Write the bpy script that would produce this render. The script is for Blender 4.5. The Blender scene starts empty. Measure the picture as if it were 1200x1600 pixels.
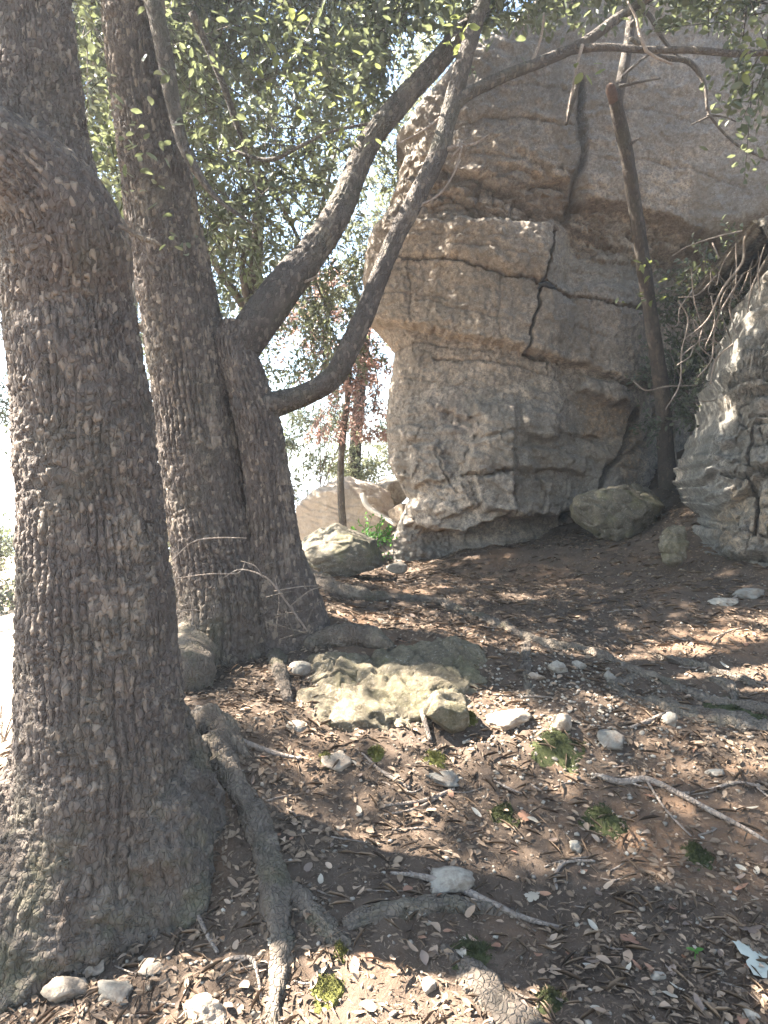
import bpy, math, random
import numpy as np
from mathutils import Vector

# ------------------------------------------------------------------ scene, camera, light
sc = bpy.context.scene
COL = sc.collection
F = 1180.0                      # focal length in photograph pixels (1200 x 1600)
PITCH = math.atan(30.0 / F)     # the camera looks slightly down
CAMZ = 1.5
cam_d = bpy.data.cameras.new("camera")
cam = bpy.data.objects.new("camera", cam_d)
COL.objects.link(cam)
cam.location = (0, 0, CAMZ)
cam.rotation_euler = (math.radians(90) - PITCH, 0, 0)
cam_d.sensor_fit = 'VERTICAL'
cam_d.sensor_height = 24.0
cam_d.lens = 24.0 * F / 1600.0
cam_d.clip_start = 0.05
cam_d.clip_end = 9000
sc.camera = cam

SUN_EL = math.radians(50)
SUN_AZ = math.radians(-76)      # left of the view direction (+Y)
SUN = np.array([math.sin(SUN_AZ) * math.cos(SUN_EL), math.cos(SUN_AZ) * math.cos(SUN_EL), math.sin(SUN_EL)])
world = bpy.data.worlds.new("World")
sc.world = world
world.use_nodes = True
wn = world.node_tree.nodes
wn.clear()
sky = wn.new("ShaderNodeTexSky")
sky.sky_type = 'NISHITA'
sky.sun_disc = False
sky.sun_elevation = SUN_EL
sky.sun_rotation = SUN_AZ
sky.air_density = 1.0
sky.dust_density = 0.4
bg = wn.new("ShaderNodeBackground")
bg.inputs['Strength'].default_value = 0.05
wo = wn.new("ShaderNodeOutputWorld")
tint = wn.new("ShaderNodeMix")
tint.data_type = 'RGBA'
tint.blend_type = 'MULTIPLY'
tint.inputs[0].default_value = 1.0
tint.inputs[7].default_value = (1.04, 1.0, 0.93, 1)      # the photograph's white balance
world.node_tree.links.new(sky.outputs[0], tint.inputs[6])
world.node_tree.links.new(tint.outputs[2], bg.inputs[0])
world.node_tree.links.new(bg.outputs[0], wo.inputs[0])
sun_d = bpy.data.lights.new("sun", 'SUN')
sun_d.energy = 5.0
sun_d.angle = math.radians(0.53)
sun_d.color = (1.0, 0.95, 0.87)
sun = bpy.data.objects.new("sun", sun_d)
COL.objects.link(sun)
sun.rotation_euler = Vector((-SUN[0], -SUN[1], -SUN[2])).to_track_quat('-Z', 'Y').to_euler()
sun.location = (-8, 8, 12)

sc.view_settings.view_transform = 'Standard'
sc.view_settings.look = 'None'
sc.view_settings.gamma = 1.0
sc.view_settings.use_curve_mapping = False
sc.view_settings.exposure = 3.7
sc.render.engine = 'CYCLES'
sc.cycles.use_denoising = True
sc.cycles.max_bounces = 8
sc.cycles.diffuse_bounces = 5
sc.cycles.glossy_bounces = 2
sc.cycles.transmission_bounces = 5
sc.cycles.volume_bounces = 0
sc.cycles.caustics_reflective = False
sc.cycles.caustics_refractive = False
sc.cycles.sample_clamp_indirect = 6.0

rng = np.random.default_rng(7)
random.seed(7)

# ------------------------------------------------------------------ measuring helpers
def ray(px, py):
    dx = (np.asarray(px, float) - 600) / F
    dy = (800 - np.asarray(py, float)) / F
    c, s = math.cos(PITCH), math.sin(PITCH)
    return np.stack([dx, c + dy * s, -s + dy * c], -1)

def P(px, py, Y):
    """world point at forward distance Y seen at that place of the photograph"""
    r = ray(px, py)
    t = np.asarray(Y, float) / r[..., 1]
    return r * t[..., None] + np.array([0, 0, CAMZ])

# ------------------------------------------------------------------ noise in numpy
def _hash(ix, iy, iz, seed):
    h = (ix.astype(np.int64) * 374761393 + iy.astype(np.int64) * 668265263 + iz.astype(np.int64) * 2147483647 + seed * 974711) & 0xFFFFFFFF
    h = ((h ^ (h >> 13)) * 1274126177) & 0xFFFFFFFF
    h = ((h ^ (h >> 16)) * 2246822519) & 0xFFFFFFFF
    h = h ^ (h >> 15)
    return (h & 0xFFFFFF).astype(np.float64) / float(0xFFFFFF)

def vnoise(p, seed=0):
    i = np.floor(p).astype(np.int64)
    f = p - i
    u = f * f * f * (f * (f * 6 - 15) + 10)
    r = 0.0
    for dx in (0, 1):
        wx = u[..., 0] if dx else 1 - u[..., 0]
        for dy in (0, 1):
            wy = u[..., 1] if dy else 1 - u[..., 1]
            for dz in (0, 1):
                wz = u[..., 2] if dz else 1 - u[..., 2]
                r = r + wx * wy * wz * _hash(i[..., 0] + dx, i[..., 1] + dy, i[..., 2] + dz, seed)
    return r * 2 - 1

_ROT = np.array([[0.00, 0.80, 0.60], [-0.80, 0.36, -0.48], [-0.60, -0.48, 0.64]])
def fbm(p, octaves=4, seed=0, gain=0.5, lac=2.03):
    p = np.asarray(p, float)
    a, s, n = 1.0, 0.0, 0.0
    for k in range(octaves):
        s = s + a * vnoise(p, seed + k)
        n += a
        a *= gain
        p = (p @ _ROT.T) * lac + 17.3
    return s / n

def worley(p, seed=0):
    """3-D cells: F1, F2 and a random number of the nearest cell"""
    i = np.floor(p).astype(np.int64)
    shp = p.shape[:-1]
    f1 = np.full(shp, 9.0); f2 = np.full(shp, 9.0); cid = np.zeros(shp)
    for dx in (-1, 0, 1):
        for dy in (-1, 0, 1):
            for dz in (-1, 0, 1):
                cx, cy, cz = i[..., 0] + dx, i[..., 1] + dy, i[..., 2] + dz
                qx = cx + _hash(cx, cy, cz, seed); qy = cy + _hash(cx, cy, cz, seed + 1); qz = cz + _hash(cx, cy, cz, seed + 2)
                d = np.sqrt((qx - p[..., 0]) ** 2 + (qy - p[..., 1]) ** 2 + (qz - p[..., 2]) ** 2)
                near = d < f1
                f2 = np.where(near, f1, np.minimum(f2, d))
                cid = np.where(near, _hash(cx, cy, cz, seed + 5), cid)
                f1 = np.where(near, d, f1)
    return f1, f2, cid

def worley2(x, y, nwrap, seed=0, jx=0.6, jy=0.9):
    """cells on a cylinder: x wraps after nwrap cells"""
    ix = np.floor(x).astype(np.int64); iy = np.floor(y).astype(np.int64)
    f1 = np.full(x.shape, 9.0); f2 = np.full(x.shape, 9.0); cid = np.zeros(x.shape)
    z = np.zeros(x.shape, np.int64)
    for dx in (-1, 0, 1):
        for dy in (-1, 0, 1):
            cx, cy = ix + dx, iy + dy
            w = np.mod(cx, nwrap)
            stag = 0.5 * np.mod(w, 2)
            qx = cx + 0.5 + (_hash(w, cy, z, seed) - 0.5) * jx
            qy = cy + 0.5 + (_hash(w, cy, z, seed + 1) - 0.5) * jy
            d = np.maximum(np.abs(qx - x), np.abs(qy - y)) * 0.6 + 0.4 * np.sqrt((qx - x) ** 2 + (qy - y) ** 2)
            near = d < f1
            f2 = np.where(near, f1, np.minimum(f2, d))
            cid = np.where(near, _hash(w, cy, z, seed + 5), cid)
            f1 = np.where(near, d, f1)
    return f1, f2, cid

def sstep(a, b, x):
    t = np.clip((x - a) / (b - a), 0, 1)
    return t * t * (3 - 2 * t)

# ------------------------------------------------------------------ mesh helpers
def mesh(name, verts, quads=None, tris=None, smooth=True, attrs=None, cols=None):
    verts = np.asarray(verts, np.float32).reshape(-1, 3)
    me = bpy.data.meshes.new(name)
    nq = 0 if quads is None else len(quads)
    nt = 0 if tris is None else len(tris)
    loops = []
    if nq: loops.append(np.asarray(quads, np.int32).reshape(-1))
    if nt: loops.append(np.asarray(tris, np.int32).reshape(-1))
    loops = np.concatenate(loops)
    starts = np.concatenate([np.arange(nq) * 4, nq * 4 + np.arange(nt) * 3]).astype(np.int32)
    me.vertices.add(len(verts)); me.vertices.foreach_set("co", verts.reshape(-1))
    me.loops.add(len(loops)); me.loops.foreach_set("vertex_index", loops)
    me.polygons.add(nq + nt); me.polygons.foreach_set("loop_start", starts)
    if smooth:
        me.polygons.foreach_set("use_smooth", np.ones(nq + nt, bool))
    for k, v in (attrs or {}).items():
        a = me.attributes.new(k, 'FLOAT', 'POINT')
        a.data.foreach_set("value", np.asarray(v, np.float32).reshape(-1))
    for k, v in (cols or {}).items():
        a = me.attributes.new(k, 'FLOAT_COLOR', 'POINT')
        v = np.asarray(v, np.float32).reshape(-1, 3)
        a.data.foreach_set("color", np.concatenate([v, np.ones((len(v), 1), np.float32)], 1).reshape(-1))
    me.update(calc_edges=True)
    return me

def link(name, me, mat=None, parent=None, **props):
    o = bpy.data.objects.new(name, me)
    COL.objects.link(o)
    if mat is not None and me is not None and not me.materials:
        me.materials.append(mat)
    if parent is not None:
        o.parent = parent
    for k, v in props.items():
        o[k] = v
    return o

def thing(name, label, category, loc=(0, 0, 0), group=None):
    o = bpy.data.objects.new(name, None)
    COL.objects.link(o)
    o.empty_display_size = 0.2
    o['label'] = label
    o['category'] = category
    if group: o['group'] = group
    return o

def grid_quads(nr, nc, wrap=False):
    r = np.arange(nr - 1)[:, None]; c = np.arange(nc if wrap else nc - 1)[None, :]
    c2 = (c + 1) % nc
    return np.stack([r * nc + c, r * nc + c2, (r + 1) * nc + c2, (r + 1) * nc + c], -1).reshape(-1, 4)

# ------------------------------------------------------------------ materials
class NT:
    def __init__(self, name):
        self.m = bpy.data.materials.new(name)
        self.m.use_nodes = True
        self.t = self.m.node_tree
        self.t.nodes.clear()
        self.out = self.t.nodes.new("ShaderNodeOutputMaterial")
    def n(self, kind, **kw):
        nd = self.t.nodes.new(kind)
        for k, v in kw.items():
            if k in nd.inputs: nd.inputs[k].default_value = v
            else: setattr(nd, k, v)
        return nd
    def l(self, a, b): self.t.links.new(a, b)
    def coord(self, which='Object', scale=(1, 1, 1)):
        tc = self.n("ShaderNodeTexCoord"); mp = self.n("ShaderNodeMapping")
        mp.inputs['Scale'].default_value = scale
        self.l(tc.outputs[which], mp.inputs['Vector'])
        return mp.outputs[0]
    def noise(self, vec, scale, detail=6, rough=0.55, dist=0.0):
        nd = self.n("ShaderNodeTexNoise"); nd.inputs['Scale'].default_value = scale
        nd.inputs['Detail'].default_value = detail; nd.inputs['Roughness'].default_value = rough
        nd.inputs['Distortion'].default_value = dist
        self.l(vec, nd.inputs['Vector'])
        return nd.outputs[0]
    def ramp(self, fac, stops):
        nd = self.n("ShaderNodeValToRGB")
        el = nd.color_ramp.elements
        while len(el) < len(stops): el.new(0.5)
        for e, (p, c) in zip(el, stops):
            e.position = p; e.color = (*c, 1) if len(c) == 3 else c
        self.l(fac, nd.inputs[0])
        return nd.outputs[0]
    def mix(self, fac, a, b, mode='MIX'):
        nd = self.n("ShaderNodeMix"); nd.data_type = 'RGBA'; nd.blend_type = mode
        for s, v in ((nd.inputs[0], fac), (nd.inputs[6], a), (nd.inputs[7], b)):
            if isinstance(v, (int, float)): s.default_value = v
            elif isinstance(v, tuple): s.default_value = (*v, 1)
            else: self.l(v, s)
        return nd.outputs[2]
    def attr(self, name, out=2):
        nd = self.n("ShaderNodeAttribute"); nd.attribute_name = name
        return nd.outputs[out]
    def math(self, op, a, b=0.0):
        nd = self.n("ShaderNodeMath"); nd.operation = op
        for s, v in ((nd.inputs[0], a), (nd.inputs[1], b)):
            if isinstance(v, (int, float)): s.default_value = v
            else: self.l(v, s)
        return nd.outputs[0]
    def surf(self, col, rough=0.85, spec=0.25, bump=None, bstr=0.4, bdist=0.01):
        b = self.n("ShaderNodeBsdfPrincipled")
        if isinstance(col, tuple): b.inputs['Base Color'].default_value = (*col, 1)
        else: self.l(col, b.inputs['Base Color'])
        b.inputs['Roughness'].default_value = rough
        b.inputs['Specular IOR Level'].default_value = spec
        if bump is not None:
            bp = self.n("ShaderNodeBump"); bp.inputs['Strength'].default_value = bstr; bp.inputs['Distance'].default_value = bdist
            self.l(bump, bp.inputs['Height']); self.l(bp.outputs[0], b.inputs['Normal'])
        self.l(b.outputs[0], self.out.inputs[0])
        return self.m

def mat_bark(name, dark, mid, pale, moss=0.0, vscale=52):
    t = NT(name)
    v = t.coord()
    tone = t.attr('tone')
    n1 = t.noise(v, 9, 5); n2 = t.noise(v, 70, 4)
    f = t.math('ADD', t.math('MULTIPLY', tone, 0.62), t.math('MULTIPLY', n1, 0.5))
    c = t.ramp(f, [(0.18, dark), (0.52, mid), (0.86, pale)])
    c = t.mix(t.math('MULTIPLY', n2, 0.5), c, (dark[0] * 1.1, dark[1] * 1.1, dark[2] * 1.15))
    vo = t.n("ShaderNodeTexVoronoi"); vo.feature = 'DISTANCE_TO_EDGE'; vo.inputs['Scale'].default_value = vscale
    vc = t.n("ShaderNodeTexVoronoi"); vc.feature = 'F1'; vc.inputs['Scale'].default_value = vscale
    vm = t.n("ShaderNodeVectorMath"); vm.operation = 'ADD'
    nd_ = t.n("ShaderNodeTexNoise"); nd_.inputs['Scale'].default_value = 30; nd_.inputs['Detail'].default_value = 3
    t.l(t.coord(), nd_.inputs['Vector'])
    sc_ = t.n("ShaderNodeVectorMath"); sc_.operation = 'SCALE'; sc_.inputs['Scale'].default_value = 0.016
    t.l(nd_.outputs['Color'], sc_.inputs[0])
    t.l(t.coord('Object', (1, 1, 0.55)), vm.inputs[0]); t.l(sc_.outputs[0], vm.inputs[1])
    t.l(vm.outputs[0], vo.inputs['Vector']); t.l(vm.outputs[0], vc.inputs['Vector'])
    sepc = t.n("ShaderNodeSeparateColor"); t.l(vc.outputs['Color'], sepc.inputs[0])
    c = t.mix(t.math('MULTIPLY', sepc.outputs[0], 0.5), c, mid)
    c = t.mix(t.ramp(sepc.outputs[1], [(0.80, (0, 0, 0)), (0.95, (0.5, 0.5, 0.5))]), c, pale)
    edge = t.ramp(vo.outputs['Distance'], [(0.0, (0, 0, 0)), (0.16, (1, 1, 1))])
    if moss:
        g = t.ramp(t.noise(t.coord(), 3.2, 6, 0.65), [(0.5, (0, 0, 0)), (0.72, (1, 1, 1))])
        c = t.mix(t.math('MULTIPLY', g, moss), c, (0.10, 0.105, 0.055))
    e = t.math('MULTIPLY', t.attr('earth'), t.ramp(t.noise(t.coord(), 7, 6, 0.6), [(0.3, (0.2, 0.2, 0.2)), (0.6, (1, 1, 1))]))
    c = t.mix(e, c, t.ramp(t.noise(t.coord(), 4.5, 6, 0.7), [(0.3, (0.085, 0.06, 0.044)), (0.48, (0.115, 0.092, 0.072)), (0.6, (0.09, 0.08, 0.05)), (0.75, (0.20, 0.128, 0.085))]))
    return t.surf(c, 0.9, 0.15, t.math('ADD', t.math('MULTIPLY', edge, 0.6), t.math('MULTIPLY', n2, 0.6)), 0.9, 0.010)

BARK = mat_bark("bark_holm_oak", (0.058, 0.046, 0.039), (0.118, 0.094, 0.077), (0.33, 0.26, 0.195), 0.18)
BARK2 = mat_bark("bark_branch", (0.048, 0.040, 0.035), (0.092, 0.076, 0.063), (0.21, 0.17, 0.13), 0.25)
ROOTM = mat_bark("bark_root", (0.08, 0.064, 0.05), (0.15, 0.118, 0.09), (0.27, 0.215, 0.16), 0.2)
BARKD = mat_bark("bark_dark_brown", (0.035, 0.028, 0.023), (0.07, 0.054, 0.043), (0.13, 0.10, 0.075), 0.2)
TWIGM = mat_bark("bark_twig", (0.13, 0.10, 0.08), (0.24, 0.19, 0.15), (0.38, 0.32, 0.26))

def mat_rock(name, a, b, c_, bump_scale=28, bstr=0.6, spots=0.7, moss=0.0):
    t = NT(name)
    v = t.coord()
    n1 = t.noise(v, 1.6, 7, 0.6, 0.4); n2 = t.noise(v, 13, 6, 0.65); n3 = t.noise(v, 62, 5, 0.7)
    col = t.ramp(n1, [(0.32, a), (0.52, b), (0.72, c_)])
    st = t.n("ShaderNodeAttribute"); st.attribute_name = 'stain'
    col = t.mix(t.attr('stain_amount'), col, st.outputs[0])
    n4 = t.noise(v, 34, 6, 0.75)
    sp = t.ramp(n2, [(0.40, (0, 0, 0)), (0.60, (1, 1, 1))])
    col = t.mix(t.math('MULTIPLY', sp, spots), col, (a[0] * 0.62, a[1] * 0.63, a[2] * 0.64))
    sp3 = t.ramp(n4, [(0.46, (0, 0, 0)), (0.60, (1, 1, 1))])
    col = t.mix(t.math('MULTIPLY', sp3, spots * 1.1), col, (a[0] * 0.48, a[1] * 0.48, a[2] * 0.48))
    sp2 = t.ramp(n3, [(0.56, (0, 0, 0)), (0.70, (1, 1, 1))])
    col = t.mix(t.math('MULTIPLY', sp2, 0.45), col, (0.55, 0.50, 0.43))
    if moss:
        g = t.ramp(t.noise(t.coord(), 4.1, 6, 0.65), [(0.5, (0, 0, 0)), (0.66, (1, 1, 1))])
        col = t.mix(t.math('MULTIPLY', g, moss), col, (0.17, 0.16, 0.06))
    wv = t.coord('Object', (1.0, 1.0, 0.22))
    ws = t.ramp(t.noise(wv, 3.4, 6, 0.65), [(0.50, (0, 0, 0)), (0.68, (1, 1, 1))])
    col = t.mix(t.math('MULTIPLY', ws, 0.6), col, (a[0] * 0.55, a[1] * 0.55, a[2] * 0.53))
    rg = t.n("ShaderNodeTexNoise"); rg.noise_type = 'RIDGED_MULTIFRACTAL'; rg.inputs['Scale'].default_value = 7; rg.inputs['Detail'].default_value = 8; rg.inputs['Roughness'].default_value = 0.62
    t.l(t.coord('Object', (1, 1, 1.8)), rg.inputs['Vector'])
    h = t.math('ADD', t.math('ADD', t.math('MULTIPLY', n2, 0.4), t.math('MULTIPLY', n4, 0.5)), t.math('MULTIPLY', rg.outputs[0], 0.22))
    return t.surf(col, 0.92, 0.2, h, bstr, 0.045)

ROCK = mat_rock("limestone_wall", (0.235, 0.194, 0.156), (0.38, 0.305, 0.234), (0.49, 0.388, 0.29))
ROCKR = mat_rock("limestone_karst", (0.19, 0.175, 0.15), (0.30, 0.27, 0.23), (0.41, 0.35, 0.28), 28, 1.0, 0.7)
ROCKO = mat_rock("limestone_outcrop", (0.135, 0.108, 0.072), (0.21, 0.172, 0.113), (0.285, 0.237, 0.165), 28, 0.9, 0.6, 0.3)
ROCKD = mat_rock("limestone_mossy_shaded", (0.10, 0.085, 0.06), (0.15, 0.125, 0.09), (0.20, 0.165, 0.12), 28, 0.7, 0.4, 0.4)  # mossy limestone with shade put into its darkened colour
ROCKB = mat_rock("limestone_sun_paled", (0.44, 0.36, 0.29), (0.52, 0.43, 0.34), (0.6, 0.52, 0.43), 28, 0.5, 0.25)  # lit copy of the limestone: sunlight put into the paler colour

def mat_soil():
    t = NT("woodland_soil")
    v = t.coord()
    n1 = t.noise(v, 1.1, 6, 0.6, 0.5); n2 = t.noise(v, 22, 6, 0.7); n3 = t.noise(v, 110, 4, 0.7)
    c = t.ramp(n1, [(0.34, (0.066, 0.046, 0.031)), (0.54, (0.104, 0.068, 0.043)), (0.68, (0.20, 0.112, 0.06))])
    c = t.mix(t.math('MULTIPLY', n2, 0.7), c, (0.095, 0.075, 0.062))
    sp = t.ramp(n3, [(0.60, (0, 0, 0)), (0.72, (1, 1, 1))])
    c = t.mix(t.math('MULTIPLY', sp, 0.5), c, (0.33, 0.28, 0.23))
    sand = t.attr('sand')
    c = t.mix(sand, c, t.ramp(n2, [(0.3, (0.27, 0.22, 0.165)), (0.7, (0.38, 0.315, 0.24))]))
    h = t.math('ADD', t.math('MULTIPLY', n2, 0.6), t.math('MULTIPLY', n3, 0.4))
    return t.surf(c, 0.95, 0.1, h, 0.8, 0.02)
SOIL = mat_soil()

def mat_leaf(name, dark, pale, trans, amount=0.4, rough=0.5):
    t = NT(name)
    tone = t.attr('tone')
    inf = t.n("ShaderNodeObjectInfo")
    f = t.math('FRACT', t.math('ADD', tone, inf.outputs['Random']))
    c = t.ramp(f, [(0.0, dark), (1.0, pale)])
    tr = t.mix(0.65, c, trans)
    d = t.n("ShaderNodeBsdfPrincipled")
    t.l(c, d.inputs['Base Color']); d.inputs['Roughness'].default_value = rough
    d.inputs['Specular IOR Level'].default_value = 0.4
    tl = t.n("ShaderNodeBsdfTranslucent"); t.l(tr, tl.inputs[0])
    mx = t.n("ShaderNodeMixShader"); mx.inputs[0].default_value = amount
    t.l(d.outputs[0], mx.inputs[1]); t.l(tl.outputs[0], mx.inputs[2]); t.l(mx.outputs[0], t.out.inputs[0])
    return t.m
LEAF = mat_leaf("leaf_holm_oak", (0.058, 0.068, 0.041), (0.13, 0.138, 0.09), (0.19, 0.21, 0.085), 0.36)
LEAFY = mat_leaf("leaf_backlit_yellow_green", (0.085, 0.105, 0.038), (0.155, 0.172, 0.065), (0.26, 0.28, 0.08), 0.46)  # backlight put into the colour: brighter, yellower copy of the oak leaf
LEAFR = mat_leaf("leaf_copper", (0.14, 0.085, 0.07), (0.24, 0.165, 0.13), (0.48, 0.30, 0.24), 0.6)
LEAFF = mat_leaf("leaf_scrub_sun_paled", (0.12, 0.13, 0.075), (0.24, 0.24, 0.155), (0.36, 0.37, 0.19), 0.42)  # leaf colour raised to carry the sunlight on the far scrub
GRASSM = mat_leaf("leaf_bright_herb", (0.06, 0.16, 0.03), (0.11, 0.25, 0.05), (0.2, 0.42, 0.06), 0.4)

def mat_dead(name, a, b, rough=0.75):
    t = NT(name)
    tone = t.attr('tone'); inf = t.n("ShaderNodeObjectInfo")
    f = t.math('FRACT', t.math('ADD', tone, inf.outputs['Random']))
    n = t.noise(t.coord('Object'), 60, 4)
    c = t.mix(t.math('MULTIPLY', n, 0.5), t.ramp(f, [(0.0, a), (0.55, tuple((x + y) / 2 for x, y in zip(a, b))), (1.0, b)]), tuple(x * 0.55 for x in a))
    return t.surf(c, rough, 0.3)
LITTER = mat_dead("leaf_litter", (0.060, 0.038, 0.024), (0.37, 0.258, 0.168))
DEAD = [mat_dead("dry_leaf_tan", (0.30, 0.20, 0.13), (0.46, 0.34, 0.24)),
        mat_dead("dry_leaf_pale", (0.34, 0.285, 0.215), (0.48, 0.42, 0.33)),
        mat_dead("dry_leaf_russet", (0.24, 0.12, 0.075), (0.40, 0.22, 0.13)),
        mat_dead("dry_leaf_brown", (0.15, 0.105, 0.08), (0.26, 0.19, 0.145))]
PALELEAF = mat_dead("bleached_leaf", (0.40, 0.39, 0.31), (0.46, 0.45, 0.37))

def mat_plain(name, a, b, scale=8, rough=0.9, bstr=0.3, dirt=0.0):
    t = NT(name); v = t.coord(); n = t.noise(v, scale, 6, 0.6)
    c = t.ramp(n, [(0.3, a), (0.7, b)])
    if dirt:
        dm = t.ramp(t.noise(t.coord('Object'), 14, 6, 0.7), [(0.42, (0, 0, 0)), (0.62, (1, 1, 1))])
        c = t.mix(t.math('MULTIPLY', dm, dirt), c, (0.13, 0.095, 0.07))
    return t.surf(c, rough, 0.2, t.noise(v, scale * 6, 4), bstr, 0.01)
STONE = [mat_plain("stone_pale", (0.27, 0.235, 0.185), (0.40, 0.355, 0.285), 20, 0.9, 0.5, 0.75),
         mat_plain("stone_tan", (0.30, 0.235, 0.17), (0.44, 0.355, 0.265), 20, 0.9, 0.5, 0.75),
         mat_plain("stone_grey", (0.16, 0.145, 0.12), (0.26, 0.235, 0.195), 20, 0.9, 0.5, 0.75)]
GRAVELM = mat_dead("gravel_mixed", (0.13, 0.105, 0.08), (0.50, 0.43, 0.34), 0.9)
MOSS = mat_plain("moss_cushion", (0.036, 0.042, 0.016), (0.085, 0.088, 0.032), 60, 0.95, 0.9)
MOSSY = mat_plain("moss_cushion_yellow", (0.085, 0.085, 0.022), (0.165, 0.155, 0.042), 60, 0.95, 0.9)
CUTWOOD = mat_plain("cut_wood", (0.07, 0.043, 0.032), (0.12, 0.075, 0.055), 30)
DEADWOOD = mat_plain("bleached_wood", (0.50, 0.45, 0.38), (0.68, 0.62, 0.54), 14)
BLACKNYL = mat_plain("black_nylon", (0.012, 0.012, 0.013), (0.03, 0.03, 0.032), 40, 0.6)

# ------------------------------------------------------------------ the ground
# (photograph x, y, forward distance) of ground points, then points outside the picture in metres
GP = [(-100, 1640, 2.3), (100, 1600, 2.28), (250, 1600, 2.24), (400, 1600, 2.2), (600, 1600, 2.15), (900, 1600, 2.12), (1200, 1600, 2.1), (1400, 1600, 2.1),
      (0, 1490, 2.55), (200, 1470, 2.6), (340, 1400, 2.68), (420, 1450, 2.5), (340, 1290, 2.95), (335, 1170, 3.25), (420, 1200, 3.25),
      (600, 1300, 3.0), (600, 1200, 3.35), (600, 1150, 3.55), (600, 1010, 4.25), (600, 950, 5.2), (620, 893, 8.0), (560, 905, 6.8),
      (900, 1300, 2.95), (900, 1200, 3.3), (900, 1100, 3.75), (900, 1020, 4.35), (900, 940, 5.4), (860, 850, 7.7), (900, 880, 6.9),
      (760, 890, 7.3), (1000, 880, 6.5), (960, 835, 7.9), (1040, 745, 8.5), (1050, 800, 7.4), (1085, 900, 5.8), (1200, 950, 4.9), (1200, 1040, 4.2), (1200, 1120, 3.7), (1200, 1300, 2.9),
      (440, 1080, 4.0), (400, 1000, 4.55), (480, 930, 5.1), (330, 1060, 4.1), (290, 1010, 4.7), (285, 940, 5.4), (700, 860, 8.6),
      (20, 1160, 5.0), (0, 1000, 8.0), (0, 920, 12.0), (230, 900, 8.5), (260, 850, 12.0), (480, 880, 9.0), (560, 880, 11.0)]
gp = np.array([P(*g) for g in GP])
extra = np.array([(-2.2, 2.4, -0.32), (-3.2, 3.5, -0.5), (-4, 1, -0.5), (-2, 0, -0.2), (0, 0, 0.0), (2, 0, 0.0), (5, 0, 0.3), (0, -3, -0.1), (4, -3, 0.2), (-4, -3, -0.5),
                  (4, 3, 0.6), (5.5, 4, 1.0), (6, 8, 2.2), (3, 10, 1.8), (6, 12, 2.5), (0, 12, 0.8), (-2, 12, 0.0), (-6, 6, -0.6), (-6, 12, -0.4), (-2.2, 5.5, -0.1)])
gp = np.concatenate([gp, extra])
def _tps_k(r2): return np.where(r2 > 1e-12, r2 * np.log(np.maximum(r2, 1e-12)), 0.0)
_n = len(gp)
_K = _tps_k(((gp[:, None, :2] - gp[None, :, :2]) ** 2).sum(-1)) + np.eye(_n) * 0.04
_Pm = np.concatenate([np.ones((_n, 1)), gp[:, :2]], 1)
_A = np.zeros((_n + 3, _n + 3)); _A[:_n, :_n] = _K; _A[:_n, _n:] = _Pm; _A[_n:, :_n] = _Pm.T
_sol = np.linalg.solve(_A, np.concatenate([gp[:, 2], np.zeros(3)]))

def gz(x, y):
    x = np.asarray(x, float); y = np.asarray(y, float)
    shp = x.shape
    x = x.reshape(-1); y = y.reshape(-1)
    out = np.empty(len(x))
    for s in range(0, len(x), 40000):
        xs, ys = x[s:s + 40000], y[s:s + 40000]
        cx, cy = np.clip(xs, -7, 8), np.clip(ys, -4, 14)
        k = _tps_k((cx[:, None] - gp[None, :, 0]) ** 2 + (cy[:, None] - gp[None, :, 1]) ** 2)
        z = k @ _sol[:_n] + _sol[_n] + _sol[_n + 1] * cx + _sol[_n + 2] * cy
        far = np.clip(0.10 * xs - 0.10 * np.maximum(ys - 6, 0), -34, 6)
        d = np.maximum(np.maximum(-6 - xs, xs - 7), np.maximum(-4 - ys, ys - 13))
        w = sstep(0, 6, d)
        z = z * (1 - w) + far * w
        p = np.stack([xs, ys, np.zeros_like(xs)], -1)
        z = z + 0.045 * fbm(p * 1.9, 3, 11) * (1 + 4 * w) + 0.022 * fbm(p * 7.0, 3, 12)
        out[s:s + 40000] = z
    return out.reshape(shp)

def G(px, py):
    """where the line of sight through a place of the photograph meets the ground"""
    px = np.atleast_1d(np.asarray(px, float)); py = np.atleast_1d(np.asarray(py, float))
    r = ray(px, py)
    t = np.full(len(px), 1.2); hit = np.full(len(px), 30.0); done = np.zeros(len(px), bool)
    while t.max() < 16 and not done.all():
        q = r * t[:, None]
        below = (q[:, 2] + CAMZ) < gz(q[:, 0], q[:, 1])
        newly = below & ~done
        hit[newly] = t[newly] - 0.01
        done |= below
        t = t + 0.02
    q = r * hit[:, None]
    q[:, 2] = gz(q[:, 0], q[:, 1])
    return q

def axis(lo, hi, fine, far, growth=1.28):
    a = list(np.arange(lo, hi + 1e-6, fine))
    s = fine; v = a[-1]
    while v < far: s *= growth; v += s; a.append(v)
    s = fine; v = a[0]
    while v > -far: s *= growth; v -= s; a.insert(0, v)
    return np.array(a)
gx = axis(-2.4, 3.4, 0.022, 420); gy = axis(1.7, 8.6, 0.028, 420)
GX, GY = np.meshgrid(gx, gy)
GZ = gz(GX, GY)
near = (GX > -3) & (GX < 4) & (GY > 1) & (GY < 9.5)
crumb = np.zeros_like(GZ)
pn = np.stack([GX[near], GY[near], np.zeros(near.sum())], -1)
crumb[near] = 0.016 * fbm(pn * 24, 3, 31, 0.65)
sand = sstep(-1.9, -2.6, GX + 0.25 * fbm(np.stack([GX, GY, GX * 0], -1) * 1.4, 3, 9)) * sstep(2.5, 4.5, GY)
sand = np.maximum(sand, sstep(8.6, 9.4, GY) * sstep(3, 0, GX) + 0 * GX)
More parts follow.
